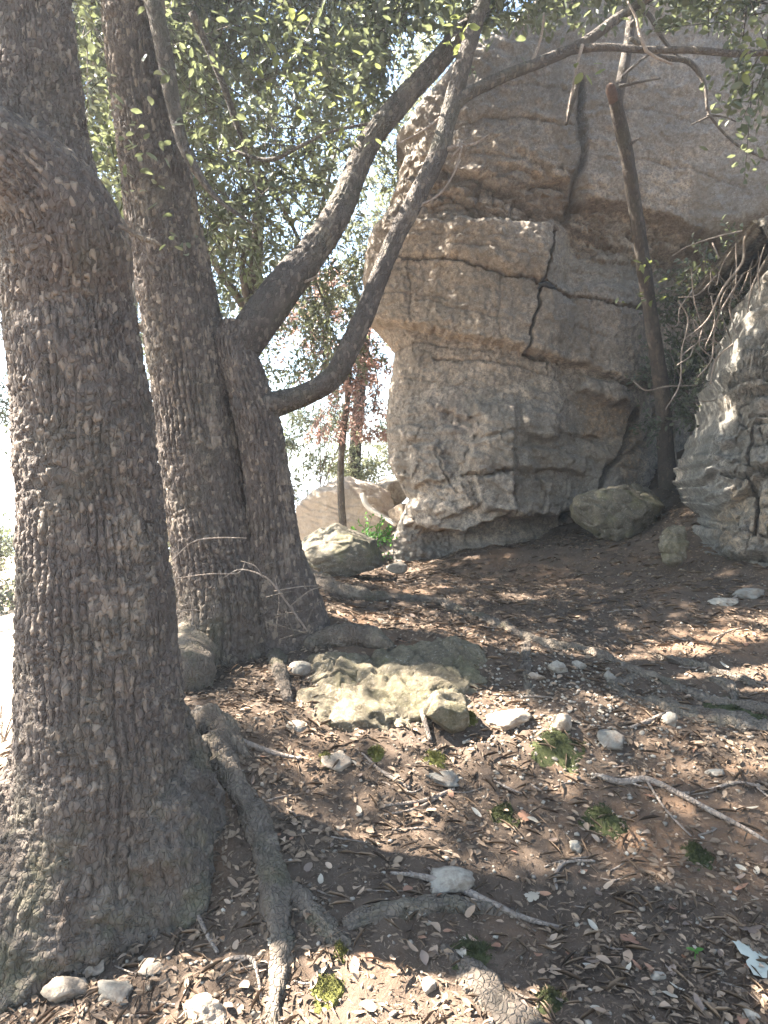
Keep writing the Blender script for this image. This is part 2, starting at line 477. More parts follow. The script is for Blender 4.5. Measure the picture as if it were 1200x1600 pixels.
ground = link("ground", mesh("ground", np.stack([GX, GY, GZ + crumb], -1), grid_quads(len(gy), len(gx)), attrs={'sand': np.clip(sand, 0, 1) * 0.9}), SOIL, kind="structure")

def mat_sea():
    t = NT("sea_water")
    n = t.noise(t.coord('Object', (0.05, 0.15, 1)), 1.0, 4)
    return t.surf((0.06, 0.17, 0.24), 0.18, 0.5, n, 0.3, 0.5)
sv = np.array([(-1900, 60, -30), (1900, 60, -30), (1900, 1900, -30), (-1900, 1900, -30)], float)
link("sea", mesh("sea", sv, [(0, 1, 2, 3)]), mat_sea(), kind="structure")

# ------------------------------------------------------------------ tubes: trunks, limbs, roots, twigs
def catmull(pts, step):
    pts = np.asarray(pts, float)
    ext = np.concatenate([[2 * pts[0] - pts[1]], pts, [2 * pts[-1] - pts[-2]]])
    out = []
    for i in range(1, len(ext) - 2):
        p0, p1, p2, p3 = ext[i - 1:i + 3]
        L = np.linalg.norm(p2[:3] - p1[:3])
        n = max(2, int(L / step))
        t = (np.arange(n) / n)[:, None]
        out.append(0.5 * ((2 * p1) + (-p0 + p2) * t + (2 * p0 - 5 * p1 + 4 * p2 - p3) * t ** 2 + (-p0 + 3 * p1 - 3 * p2 + p3) * t ** 3))
    out.append(pts[-1:])
    return np.concatenate(out)

def tube(path, nseg, step, bark=None, seed=0, lump=0.0, flare=None, earth=None, crumb=0.0):
    """path rows are x, y, z, radius; returns verts, quads, tone. bark = (cell width, cell height, depth)"""
    c = catmull(path, step)
    C, R = c[:, :3], np.maximum(c[:, 3], 0.0015)
    n = len(C)
    T = np.gradient(C, axis=0); T /= np.linalg.norm(T, axis=1, keepdims=True) + 1e-9
    U = np.empty_like(T)
    u = np.cross(T[0], (0.31, 0.9, 0.2)); u /= np.linalg.norm(u)
    for i in range(n):
        u = u - T[i] * (u @ T[i]); u /= np.linalg.norm(u); U[i] = u
    V = np.cross(T, U)
    L = np.concatenate([[0], np.cumsum(np.linalg.norm(np.diff(C, axis=0), axis=1))])
    th = np.arange(nseg) / nseg * 2 * np.pi
    TH, LL = np.meshgrid(th, L); RR = np.repeat(R[:, None], nseg, 1)
    D = U[:, None, :] * np.cos(TH)[..., None] + V[:, None, :] * np.sin(TH)[..., None]
    r = RR.copy()
    if flare is not None: r = r * flare(D, C[:, None, :] + D * RR[..., None])
    base = C[:, None, :] + D * RR[..., None]
    if lump: r = r * (1 + lump * fbm(base * (0.35 / max(R.mean(), 0.02)), 4, seed + 3, 0.6))
    tone = 0.5 + 0.35 * fbm(base * 14, 2, seed + 4)
    if bark is not None:
        cw, ch, dep = bark
        rm = np.median(R)
        nw = max(6, int(round(2 * np.pi * rm / cw)))
        x = TH / (2 * np.pi) * nw + 0.9 * fbm(base * (0.10 / cw), 3, seed + 5) + 0.13 * fbm(base * (0.5 / cw), 2, seed + 15)
        ci = np.floor(x).astype(np.int64); fx = x - ci; ci = np.mod(ci, nw); z0_ = np.zeros_like(ci)
        y = LL / (ch * (0.6 + 0.9 * _hash(ci, z0_, z0_, seed + 1))) + 37.0 * _hash(ci, z0_, z0_, seed + 2) + 0.9 * fbm(base * (0.35 / cw), 3, seed + 6)
        ri = np.floor(y).astype(np.int64); fy = y - ri
        cid = _hash(ci, ri, z0_, seed + 3); cj = _hash(ci, ri, z0_ + 1, seed + 4); ck = _hash(ci, ri, z0_ + 2, seed + 4)
        fx2 = np.clip(fx + 0.16 * fbm(base * (1.3 / cw), 2, seed + 17), 0, 1); fy2 = np.clip(fy + 0.16 * fbm(base * (1.3 / cw) + 7, 2, seed + 18), 0, 1)
        ev = np.minimum(fx2, 1 - fx2) * 2; eh = np.minimum(fy2, 1 - fy2) * 2
        openv = sstep(-0.35, 0.30, fbm(base * np.array([1, 1, 0.45]) * (0.33 / cw), 3, seed + 7))
        k1 = 1 - (1 - sstep(0.02, 0.14 + 0.34 * openv, ev)) * (0.25 + 0.75 * openv)
        k2 = 1 - (1 - sstep(0.0, 0.20, eh)) * (0.25 + 0.75 * cj)
        tiltp = 0.5 * (fx - 0.5) * (cj - 0.5) + 0.6 * (fy - 0.5) * (ck - 0.3)
        h = k1 * k2 * (0.55 + 0.50 * cid + tiltp) + 0.14 * fbm(base * (2.4 / cw), 3, seed + 9) + 0.40 * fbm(base * (0.15 / cw), 2, seed + 10)
        r = r + dep * (h - 0.5)
        flake = sstep(0.10, 0.45, fbm(base * np.array([5.5, 5.5, 1.6]), 3, seed + 21))
        if crumb: r = r + crumb * (0.022 * fbm(base * 11, 3, seed + 25) + 0.012 * fbm(base * 38, 3, seed + 26))
        tone = 0.28 + 0.46 * (cid - 0.5) + 0.42 * flake * (0.4 + 0.9 * cid) + 0.16 * fbm(base * 16, 2, seed + 22)
    v = C[:, None, :] + D * r[..., None]
    q = grid_quads(n, nseg, True)
    verts = v.reshape(-1, 3)
    # close both ends with a point
    e0, e1 = len(verts), len(verts) + 1
    verts = np.concatenate([verts, [C[0] - T[0] * R[0] * 0.4, C[-1] + T[-1] * R[-1] * 0.4]])
    a = np.arange(nseg); b = (a + 1) % nseg
    tr = np.concatenate([np.stack([np.full(nseg, e0), b, a], 1), np.stack([np.full(nseg, e1), (n - 1) * nseg + a, (n - 1) * nseg + b], 1)])
    tone = np.concatenate([tone.reshape(-1), [0.4, 0.4]])
    tube.earth = np.zeros(len(tone)) if earth is None else earth(verts)
    return verts, q, tr, np.clip(tone, 0, 1)

def tube_obj(name, path, nseg, step, mat, parent=None, **kw):
    props = kw.pop('props', {})
    v, q, tr, tone = tube(np.asarray(path, float), nseg, step, **kw)
    return link(name, mesh(name, v, q, tr, attrs={'tone': tone, 'earth': tube.earth}), mat, parent, **props)

def pxpath(rows, Y=None):
    """rows (x, y, width in photograph pixels[, forward distance]) -> centre line with radii"""
    out = []
    for r in rows:
        d = r[3] if len(r) > 3 else Y
        p = P(r[0], r[1], d)
        out.append((*p, r[2] * 0.5 / F * d))
    return np.array(out)

# ---- the big oak
oak = thing("holm_oak", "thick oak trunk with flaking plated bark rising from a flared earthy base", "tree")
t1 = pxpath([(150, 1560, 470), (150, 1450, 430), (152, 1350, 360), (162, 1270, 291.275), (165, 1190, 263.58), (159, 1080, 244.48), (153, 950, 230.155), (145, 820, 215.83), (135, 690, 204.37),
             (119, 560, 192.91), (102, 450, 181.45, 2.93), (82, 350, 165, 3.0), (66, 230, 134, 3.06), (54, 100, 124, 3.08), (42, -40, 116, 3.1), (34, -110, 110, 3.1)], 2.9)
def oak_flare(D, Q):
    h = np.clip((0.35 - Q[..., 2]) / 0.6, 0, 1)
    a = np.arctan2(D[..., 1], D[..., 0])
    return 1 + h * (0.13 * np.cos(3 * a + 0.6) + 0.08 * np.cos(5 * a + 2.0)) + h * (0.16 * fbm(Q * 5, 3, 77) + 0.08 * fbm(Q * 17, 3, 79))
def oak_earth(v):
    return sstep(0.62, 0.10, v[:, 2] + 0.16 * fbm(v * 3.5, 3, 71))
tube_obj("trunk", t1, 330, 0.0082, BARK, oak, bark=(0.0275, 0.028, 0.024), seed=3, lump=0.045, flare=oak_flare, earth=oak_earth)
tube_obj("upper_trunk", pxpath([(38, -40, 114), (30, -110, 108), (10, -300, 96), (-30, -620, 70), (-40, -900, 30)], 3.1), 90, 0.03, BARK, oak, bark=(0.05, 0.08, 0.014), seed=4, lump=0.05)
for rows in [[(190, 1080, 51, 2.95), (215, 1190, 129, 2.90), (245, 1290, 163, 2.84), (270, 1390, 146, 2.76), (285, 1480, 120, 2.70), (290, 1560, 94, 2.66)],
             [(120, 1080, 51, 2.95), (90, 1200, 146, 2.90), (40, 1310, 189, 2.84), (-20, 1410, 189, 2.76), (-80, 1530, 172, 2.7)],
             [(150, 1120, 43, 2.95), (150, 1240, 146, 2.86), (140, 1340, 189, 2.80), (140, 1430, 206, 2.74), (150, 1530, 189, 2.68)],
             [(230, 1060, 43, 2.98), (285, 1170, 68, 3.0), (312, 1260, 68, 2.98), (328, 1350, 51, 2.92)]]:
    tube_obj("root_buttress", pxpath(rows), 120, 0.011, BARK, oak, crumb=1.7, bark=(0.028, 0.036, 0.020), seed=int(rows[0][0]), lump=0.42, earth=lambda v: sstep(0.75, 0.25, v[:, 2] + 0.25 * fbm(v * 4, 3, 74)))
limb1 = pxpath([(104, 660, 110, 2.93), (104, 560, 165, 2.92), (106, 470, 184, 2.9), (104, 390, 184, 2.86), (78, 318, 160, 2.80), (15, 262, 142, 2.74), (-80, 205, 136, 2.68), (-180, 150, 134, 2.6), (-320, 70, 132, 2.5)])
tube_obj("limb", limb1, 240, 0.008, BARK, oak, bark=(0.0265, 0.028, 0.020), seed=9, lump=0.05)

tube_obj("limb", pxpath([(-290, 85, 141, 2.5), (-400, 40, 130, 2.5), (-700, -140, 90, 2.5), (-900, -420, 40, 2.6)]), 60, 0.03, BARK, oak, bark=(0.05, 0.08, 0.012), seed=10, lump=0.05)

# ---- the second oak: a leaning trunk joined with a shorter stem that throws two long branches
oak2 = thing("holm_oak", "leaning oak with a fused second stem and two long branches sweeping towards the cliff", "tree")
t2 = pxpath([(355, 1090, 230), (360, 1010, 190), (362, 950, 168), (350, 880, 150), (333, 800, 138), (318, 700, 134), (302, 600, 126), (285, 500, 118), (264, 400, 112), (248, 300, 104),
             (232, 200, 98), (218, 100, 94), (206, 0, 90), (200, -60, 87)], 4.6)
def oak2_flare(D, Q):
    h = np.clip((0.95 - Q[..., 2]) / 0.6, 0, 1)
    a = np.arctan2(D[..., 1], D[..., 0])
    return 1 + h * (0.10 * np.cos(4 * a + 1.0) + 0.05 * np.cos(7 * a)) + 0.08 * h * fbm(Q * 6, 3, 78)
tube_obj("trunk", t2, 250, 0.0096, BARK, oak2, bark=(0.032, 0.032, 0.026), seed=14, lump=0.045, flare=oak2_flare, earth=lambda v: 0.8 * sstep(1.1, 0.6, v[:, 2] + 0.2 * fbm(v * 3.5, 3, 72)))
tube_obj("upper_trunk", pxpath([(204, -20, 88.5), (190, -150, 82), (165, -400, 66), (140, -700, 40)], 4.6), 80, 0.04, BARK, oak2, bark=(0.06, 0.09, 0.014), seed=15, lump=0.05)
t2b = pxpath([(450, 1030, 150, 4.6), (446, 950, 118, 4.55), (432, 880, 88, 4.52), (424, 800, 72, 4.5), (414, 720, 68, 4.48), (400, 650, 66, 4.48), (382, 590, 62, 4.5), (366, 545, 60, 4.52), (372, 510, 56, 4.55)])
tube_obj("stem", t2b, 130, 0.011, BARK, oak2, bark=(0.032, 0.036, 0.021), seed=23, lump=0.06)
b1 = pxpath([(364, 560, 60, 4.52), (395, 515, 60, 4.55), (450, 440, 56, 4.65), (495, 385, 46, 4.75), (532, 325, 40, 4.85), (575, 225, 34, 5.0), (630, 155, 32, 5.1), (690, 90, 30, 5.2), (760, 5, 27, 5.35), (850, -120, 22, 5.5), (930, -300, 14, 5.6)])
br_b1 = tube_obj("branch", b1, 64, 0.014, BARK2, oak2, bark=(0.024, 0.05, 0.011), seed=31, lump=0.06)
b2 = pxpath([(376, 640, 64, 4.48), (404, 634, 52, 4.47), (432, 631, 39, 4.46), (475, 617, 34, 4.45), (520, 590, 34, 4.45), (545, 545, 33, 4.45), (570, 490, 30, 4.46), (612, 385, 28, 4.5), (650, 310, 28, 4.52), (682, 245, 28, 4.55), (706, 165, 26, 4.6), (728, 85, 24, 4.65), (752, 10, 22, 4.7), (790, -110, 18, 4.8)])
br_b2 = tube_obj("branch", b2, 52, 0.014, BARK2, oak2, bark=(0.02, 0.05, 0.008), seed=32, lump=0.05)
b3 = pxpath([(704, 175, 18, 4.6), (730, 148, 18, 4.6), (790, 118, 17, 4.65), (850, 95, 16, 4.7), (910, 68, 15, 4.75), (970, 25, 14, 4.8), (1040, -20, 12, 4.85), (1150, -90, 9, 5.0)])
br_b3 = tube_obj("branch", b3, 40, 0.016, BARK2, oak2, bark=(0.02, 0.05, 0.004), seed=33, lump=0.05)
b4 = pxpath([(880, 80, 13, 4.75), (940, 74, 11, 4.72), (1010, 78, 10, 4.7), (1080, 78, 10, 4.66), (1160, 84, 9, 4.6), (1260, 78, 7, 4.55)])
br_b4 = tube_obj("branch", b4, 32, 0.016, BARK2, oak2, bark=(0.02, 0.05, 0.003), seed=34, lump=0.06)
b5 = pxpath([(215, -40, 22, 4.42), (240, 10, 24, 4.38), (258, 90, 25, 4.36), (270, 160, 22, 4.36), (290, 235, 16, 4.34), (330, 300, 9, 4.3), (372, 335, 5, 4.25), (400, 352, 2, 4.2)])
br_b5 = tube_obj("branch", b5, 40, 0.014, BARK2, oak2, bark=(0.02, 0.05, 0.004), seed=35, lump=0.05)
tube_obj("branch", pxpath([(300, 20, 12, 5.2), (340, 110, 11, 5.25), (372, 200, 9, 5.3), (390, 260, 6, 5.3)]), 16, 0.03, BARK2, oak2, lump=0.05)
tube_obj("branch", pxpath([(362, 235, 4, 5.3), (420, 250, 7, 5.2), (470, 228, 6, 5.1), (520, 205, 5, 5.05), (600, 190, 4, 5.0), (630, 192, 2, 4.95)]), 12, 0.03, BARK2, oak2, lump=0.05)
for (rows, d), on in zip([([(670, 246, 9), (690, 236, 8), (716, 228, 6), (742, 224, 4), (764, 210, 2)], 4.54), ([(722, 228, 3), (716, 250, 3), (708, 274, 2)], 4.52), ([(720, 229, 3), (705, 245, 3)], 4.52),
                ([(1010, 80, 6), (1000, 55, 5), (994, 28, 4), (980, 2, 3)], 4.66), ([(1010, 80, 5), (1030, 92, 4), (1050, 100, 3)], 4.66), ([(450, 440, 8), (475, 440, 5), (498, 430, 2)], 4.62),
                ([(700, 175, 6), (660, 205, 4), (620, 225, 2)], 4.6), ([(640, 330, 6), (690, 300, 4), (720, 250, 2)], 4.5), ([(830, 100, 6), (845, 60, 4), (850, 20, 3)], 4.68), ([(910, 70, 6), (900, 110, 4), (885, 190, 2)], 4.7)], (br_b2, br_b2, br_b2, br_b4, br_b4, br_b1, br_b2, br_b2, br_b3, br_b3)):
    tube_obj("twig", pxpath(rows, d), 10, 0.02, TWIGM, on, lump=0.1)
for rows, dd in [([(186, 352, 6), (204, 362, 9), (222, 372, 10), (240, 378, 7), (252, 384, 3)], 2.75), ([(194, 503, 9), (206, 508, 12), (226, 514, 13), (262, 520, 12)], 4.55)]:
    tube_obj("snag", pxpath(rows, dd), 16, 0.012, ROOTM, oak if dd < 3 else oak2, lump=0.2)

# ---- roots on the ground
def root(rows, parent, lift=0.15, nseg=32, name="root", mat=None, step=0.012, lump=0.6):
    rows = np.asarray(rows, float)
    p = G(rows[:, 0], rows[:, 1])
    r = rows[:, 2] * 0.5 / F * p[:, 1]
    p[:, 2] += r * (lift - 0.30)
    return tube_obj(name, np.concatenate([p, r[:, None]], 1), nseg, step, mat or ROOTM, parent, bark=(0.020, 0.07, 0.013) if r.max() > 0.02 else None, seed=int(rows[0, 0]), lump=lump, crumb=0.35, earth=lambda v: sstep(-0.2, 0.35, fbm(v * 7, 3, 73)))
root([(325, 1165, 60), (362, 1215, 42), (392, 1265, 42), (414, 1320, 44), (428, 1370, 48), (436, 1430, 42), (440, 1490, 34), (432, 1550, 30), (428, 1620, 26)], oak, 0.3)
root([(432, 1385, 30), (470, 1410, 40), (505, 1440, 34), (545, 1478, 24)], oak, 0.1)
root([(540, 1450, 26), (580, 1435, 30), (640, 1418, 32), (700, 1412, 32), (760, 1420, 26), (810, 1432, 12)], oak, 0.1)
root([(690, 1478, 30), (730, 1510, 62), (780, 1560, 74), (840, 1625, 76)], oak, -0.25)
root([(300, 1140, 70), (335, 1140, 66), (365, 1165, 30), (385, 1185, 8)], oak, 0.45)
root([(290, 1080, 80), (300, 1040, 80), (320, 1000, 72), (350, 960, 50)], oak2, 0.7)
root([(470, 905, 56), (530, 925, 38), (600, 934, 24), (680, 940, 15), (730, 958, 17), (790, 983, 20), (850, 1004, 18), (920, 1020, 22), (985, 1047, 17), (1050, 1073, 22), (1120, 1100, 20), (1200, 1112, 20), (1290, 1130, 14)], oak2, 0.12, 36)
root([(478, 1012, 20), (505, 1004, 30), (545, 1001, 36), (580, 1006, 32), (612, 1016, 16)], oak2, 0.7)
root([(415, 985, 30), (428, 1020, 26), (438, 1060, 24), (450, 1095, 14)], oak2, 0.3)
root([(1000, 1050, 10), (960, 1075, 30), (1040, 1105, 46), (1110, 1120, 50), (1200, 1135, 46)], oak2, -0.3)
root([(820, 1010, 18), (822, 1050, 18), (828, 1090, 12)], oak2, 0.1)
root([(1110, 1060, 10), (1135, 1070, 16), (1145, 1085, 14), (1148, 1100, 10)], oak2, 0.3)
root([(1010, 1020, 6), (1080, 1040, 14), (1140, 1058, 12), (1210, 1075, 8)], oak2, 0.3)

# ---- slim tree standing in the corner of the cliff
slim = thing("slim_tree", "slim dark leaning tree with a cut stub in the corner of the cliff", "tree")
ts = pxpath([(1044, 760, 30, 8.0), (1040, 700, 25, 7.9), (1035, 620, 24, 7.75), (1024, 540, 22, 7.6), (1012, 460, 21, 7.5), (1002, 390, 21, 7.4), (990, 310, 20, 7.3), (979, 240, 20, 7.2), (966, 180, 20, 7.1), (958, 145, 15, 7.05)])
tube_obj("trunk", ts, 40, 0.02, BARKD, slim, bark=(0.035, 0.07, 0.006), seed=41, lump=0.08)
tube_obj("cut_stub", pxpath([(959, 160, 13, 7.04), (955, 142, 15, 7.02), (953, 132, 12, 7.0)]), 20, 0.02, CUTWOOD, slim, lump=0.35)
tube_obj("branch", pxpath([(964, 170, 16, 7.08), (968, 140, 17, 7.1), (976, 100, 16, 7.12), (984, 50, 14, 7.15), (990, -20, 13, 7.2), (1000, -120, 9, 7.2)]), 20, 0.03, BARK2, slim, lump=0.08)
for rows in [[(968, 135, 6), (1000, 128, 4), (1032, 122, 3)], [(985, 60, 8), (1030, 88, 8), (1075, 96, 9), (1100, 130, 6), (1105, 172, 4)], [(986, 40, 9), (1010, 20, 8), (1035, 60, 6), (1060, 90, 4)],
             [(1105, 165, 4), (1112, 185, 4), (1150, 225, 4), (1200, 250, 4)], [(972, 120, 5), (1000, 95, 4), (1024, 80, 2)], [(985, 225, 5), (1000, 215, 2)], [(1105, 180, 4), (1130, 182, 3), (1150, 190, 2)], [(905, 120, 9), (893, 160, 10), (884, 195, 5)],
             [(1112, 180, 3), (1080, 195, 2)]]:
    tube_obj("branch", pxpath(rows, 6.9), 10, 0.03, BARK2, slim, lump=0.1)

# ------------------------------------------------------------------ rock walls
def poly_dist(px, py, poly):
    d = np.full(px.shape, 1e9)
    for (x0, y0), (x1, y1) in zip(poly[:-1], poly[1:]):
        vx, vy = x1 - x0, y1 - y0
        t = np.clip(((px - x0) * vx + (py - y0) * vy) / (vx * vx + vy * vy), 0, 1)
        d = np.minimum(d, np.hypot(px - x0 - t * vx, py - y0 - t * vy))
    return d
def crack(px, py, poly, w, depth):
    return depth * np.maximum(0, 1 - poly_dist(px, py, poly) / (w * 0.85)) ** 0.7
def ledge(px, py, poly, amount, soft=4, fall=120, fade=25):
    soft = soft * 0.55
    """the rock below the line stands back by amount, coming forward again over fall"""
    xs = [p[0] for p in poly]; ys = [p[1] for p in poly]
    dy = py - np.interp(px, xs, ys)
    m = sstep(xs[0] - fade, xs[0] + fade, px) * sstep(xs[-1] + fade, xs[-1] - fade, px)
    return amount * sstep(-soft, soft, dy) * np.exp(-np.maximum(dy, 0) / fall) * m
def inside(px, py, poly, soft=6):
    """1 inside a convex polygon (clockwise in the photograph), 0 outside"""
    d = np.full(px.shape, -1e9)
    n = len(poly)
    for i in range(n):
        x0, y0 = poly[i]; x1, y1 = poly[(i + 1) % n]
        L = math.hypot(x1 - x0, y1 - y0)
        d = np.maximum(d, ((px - x0) * (y1 - y0) - (py - y0) * (x1 - x0)) / L)
    return sstep(soft, -soft, d)

def rock_wall(name, Y0, sil, top, x_right, py_top, py_bot, dens_to, nc, nr, depth_fn, stain_fn, mat, Rc=0.35, back=3.0, props=None, dens_share=0.86, edge=0.6, side=0.25):
    k = Y0 / F
    X = lambda px: (px - 600) * k
    Z = lambda py: CAMZ - (py - 770) * k
    nb = 26
    s = np.linspace(0, 1, nc)
    knee = dens_share
    sil_y = np.array([p[1] for p in sil], float); sil_x = np.array([p[0] for p in sil], float)
    ke = (Y0 + edge) / Y0
    sil_x = 600 + (sil_x - 600) * ke; sil_y = 770 + (sil_y - 770) * ke
    t = np.linspace(0, 1, nr)[:, None]
    pt = np.interp(np.linspace(py_bot, py_top, nr), sil_y, sil_x)[:, None]
    for it in range(3):
        fx = np.where(s[None] < knee, pt + (dens_to - pt) * (s[None] / knee), dens_to + (x_right - dens_to) * ((s[None] - knee) / (1 - knee)))
        ptop = np.interp(fx, [p[0] for p in top], [p[1] for p in top])
        fy = py_bot + (ptop - py_bot) * t
        pt = np.interp(fy[:, :1], sil_y, sil_x)
    xx, zz = X(fx), Z(fy)
    d = depth_fn(fx, fy, np.stack([xx, zz, xx * 0], -1))
    e = np.clip((xx - xx[:, :1]) / Rc, 0, 1)
    feat = d - d.mean()
    sx0 = xx[:, :1].copy()
    xn = xx + side * feat * (1 - e)
    zz = zz - 0.5 * side * feat * (1 - e)
    d = d + Rc * (1 - np.sqrt(np.maximum(1 - (1 - e) ** 2, 0)))
    et = np.clip((zz[-1:] - zz) / 0.15, 0, 1)
    d = d + 0.15 * (1 - np.sqrt(np.maximum(1 - (1 - et) ** 2, 0)))
    yy = Y0 + d
    front = np.stack([xn, yy, zz], -1)
    # sides going back
    tb = np.linspace(1, 0, nb, endpoint=False) ** 1.5
    left = front[:, :1] + np.stack([0.25 * tb * back + 0 * tb, tb * back, 0 * tb], -1)[None]
    right = front[:, -1:] + np.stack([0 * tb[::-1], tb[::-1] * back, 0 * tb], -1)[None]
    full = np.concatenate([left, front, right], 1)
    # real relief in all three directions
    pp = full.reshape(-1, 3)
    rough = 0.018 * fbm(pp * 5, 4, 51) + 0.020 * fbm(pp * 24, 3, 52, 0.65)
    full = full + np.stack([rough * 0.6, -rough, rough * 0.4], -1).reshape(full.shape)
    topback = full[-1:] + np.array([0.1, back * 1.2, -0.2])
    full = np.concatenate([full, topback], 0)
    n_r, n_c = full.shape[:2]
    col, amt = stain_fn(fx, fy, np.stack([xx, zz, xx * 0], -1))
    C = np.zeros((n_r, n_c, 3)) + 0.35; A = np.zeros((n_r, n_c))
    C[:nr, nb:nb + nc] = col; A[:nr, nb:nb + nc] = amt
    o = link(name, mesh(name, full, grid_quads(n_r, n_c), attrs={'stain_amount': np.clip(A, 0, 1)}, cols={'stain': C}), mat, None, **(props or {}))
    return o

def crag_map(x, y, q):
    """large form of the cliff: how far each place stands back, and where it is seen"""
    d = 0.45 * sstep(800, 560, x) + 0.05 * fbm(q * 1.3, 3, 65)
    d = d - 0.55 * sstep(1050, 1400, x) * sstep(520, 330, y)             # the upper wall comes forward on the right
    d = d + 0.08 * sstep(330, 60, y)
    d = d + 1.9 * sstep(960, 1230, x) * sstep(370, 480, y + 0.2 * (x - 1000)) * sstep(1700, 1400, x)      # the corner
    k = 8.0 / (8.0 + d)
    return 600 + (x - 600) * k, 770 + (y - 770) * k, d

def crag_depth(x, y, q):
    x, y, d = crag_map(x, y, q)
    wob = fbm(q * 4.0, 3, 61); wob2 = fbm(q * 4.0 + 31, 3, 62)
    x = x + 8 * wob; y = y + 6 * wob2
    x = x + 3 * fbm(q * 18, 2, 63); y = y + 3 * fbm(q * 18 + 9, 2, 64)
    # bedding and joints
    d = d + ledge(x, y, [(560, 490), (640, 508), (720, 524), (780, 534), (822, 547), (860, 553), (930, 570), (1000, 600), (1060, 610)], 0.26, 4, 160)
    d = d + ledge(x, y, [(880, 322), (980, 320), (1010, 330), (1080, 360), (1140, 382), (1260, 400)], 0.24, 4, 300)
    d = d + ledge(x, y, [(690, 262), (740, 278), (780, 296), (890, 288)], 0.16, 3, 30, 12)
    d = d + ledge(x, y, [(800, 312), (845, 332), (892, 332)], 0.14, 3, 22, 8)
    d = d + ledge(x, y, [(600, 300), (680, 290), (740, 320), (810, 345)], 0.06, 3, 26, 10)
    d = d + ledge(x, y, [(890, 345), (930, 362), (1000, 382), (1095, 392)], 0.11, 3, 40, 10)
    d = d + ledge(x, y, [(610, 262), (650, 250), (690, 262)], 0.06, 3, 30, 10)
    d = d + ledge(x, y, [(600, 200), (640, 205), (660, 214)], 0.10, 5, 40, 10)
    d = d - ledge(x, y, [(560, 345), (700, 350), (820, 352), (880, 350)], 0.08, 6, 400, 20)
    d = d + crack(x, y, [(595, 408), (700, 412), (780, 430), (845, 445)], 2.6, 0.14)
    d = d + crack(x, y, [(845, 447), (930, 465), (1010, 480), (1045, 492)], 3.2, 0.20)
    d = d + crack(x, y, [(868, 360), (858, 405), (845, 445), (836, 485), (824, 545)], 3.0, 0.24)
    d = d - 0.10 * inside(x, y, [(700, 340), (880, 352), (850, 440), (700, 408)], 10)
    d = d + 0.10 * sstep(840, 880, x) * sstep(345, 365, y) * sstep(450, 430, y) * sstep(1100, 1000, x)
    d = d + crack(x, y, [(845, 440), (868, 446)], 5, 0.20)
    d = d + crack(x, y, [(820, 546), (832, 552), (860, 556)], 5, 0.22)
    d = d + crack(x, y, [(660, 300), (740, 322), (800, 343), (880, 345)], 2.6, 0.10)
    d = d + crack(x, y, [(770, 322), (772, 300)], 3, 0.09) + crack(x, y, [(800, 342), (798, 318)], 3, 0.10) + crack(x, y, [(744, 316), (748, 300), (790, 304)], 3, 0.08)
    d = d + crack(x, y, [(690, 214), (760, 190), (830, 196), (900, 200)], 2.0, 0.05)
    d = d + crack(x, y, [(900, 130), (910, 240), (895, 300), (892, 330)], 9, 0.14)
    d = d + crack(x, y, [(680, 555), (760, 560), (850, 578), (885, 592)], 2.4, 0.08)
    d = d + crack(x, y, [(862, 580), (858, 560)], 2, 0.06) + crack(x, y, [(872, 585), (880, 560)], 2, 0.06)
    d = d + crack(x, y, [(576, 540), (660, 528), (730, 540), (800, 548)], 1.8, 0.05)
    d = d + crack(x, y, [(930, 350), (932, 372)], 3, 0.08) + crack(x, y, [(958, 365), (962, 384)], 3, 0.08) + crack(x, y, [(900, 348), (960, 352)], 3, 0.06)
    d = d + crack(x, y, [(1012, 385), (1060, 410), (1100, 415)], 4, 0.12) + crack(x, y, [(1040, 372), (1046, 400)], 3, 0.08)
    # thin broken beds
    band = sstep(255, 275, y) * sstep(352, 335, y) * sstep(600, 680, x) * sstep(930, 880, x) + sstep(330, 345, y - 0.25 * (x - 1000)) * sstep(430, 400, y - 0.25 * (x - 1000)) * sstep(880, 920, x) * sstep(1300, 1100, x)
    sx, sy = q[..., 0], q[..., 1] + 0.16 * q[..., 0]
    f1, f2, cid = worley(np.stack([sx * 3.2, sy * 12, 0 * sx + 3.3], -1), 66)
    d = d + band * (0.10 * (cid - 0.5) + 0.06 * (1 - sstep(0.02, 0.16, f2 - f1)))
    # lower wall: a prow with a sharp arris, blocks at its foot
    low = sstep(600, 680, y)
    d = d - 0.30 * low * np.exp(-np.maximum(795 - x, 0) / 130) * np.where(x < 795, 1, 0) - 0.30 * low * np.where(x >= 795, np.exp(-(x - 795) / 90), 0)
    d = d - 0.12 * inside(x, y, [(735, 690), (795, 680), (795, 738), (720, 738)], 2.5) - 0.09 * inside(x, y, [(640, 700), (680, 690), (700, 745), (650, 760)], 3) - 0.08 * inside(x, y, [(742, 630), (800, 640), (800, 678), (745, 684)], 3) - 0.07 * inside(x, y, [(810, 640), (880, 650), (870, 690), (812, 684)], 4) - 0.07 * inside(x, y, [(800, 700), (920, 712), (915, 738), (800, 732)], 3)
    d = d - 0.14 * inside(x, y, [(738, 745), (795, 742), (797, 800), (750, 800)], 2.5) - 0.08 * inside(x, y, [(800, 748), (860, 750), (850, 800), (802, 798)], 3)
    d = d - 0.09 * inside(x, y, [(680, 762), (715, 755), (738, 792), (690, 806), (664, 786)], 3)
    d = d + crack(x, y, [(742, 680), (722, 715)], 2.2, 0.05) + crack(x, y, [(728, 752), (750, 798)], 2.2, 0.05)
    d = d + crack(x, y, [(720, 740), (795, 740)], 3, 0.08)
    d = d + crack(x, y, [(680, 700), (690, 740), (710, 770)], 2.5, 0.05)
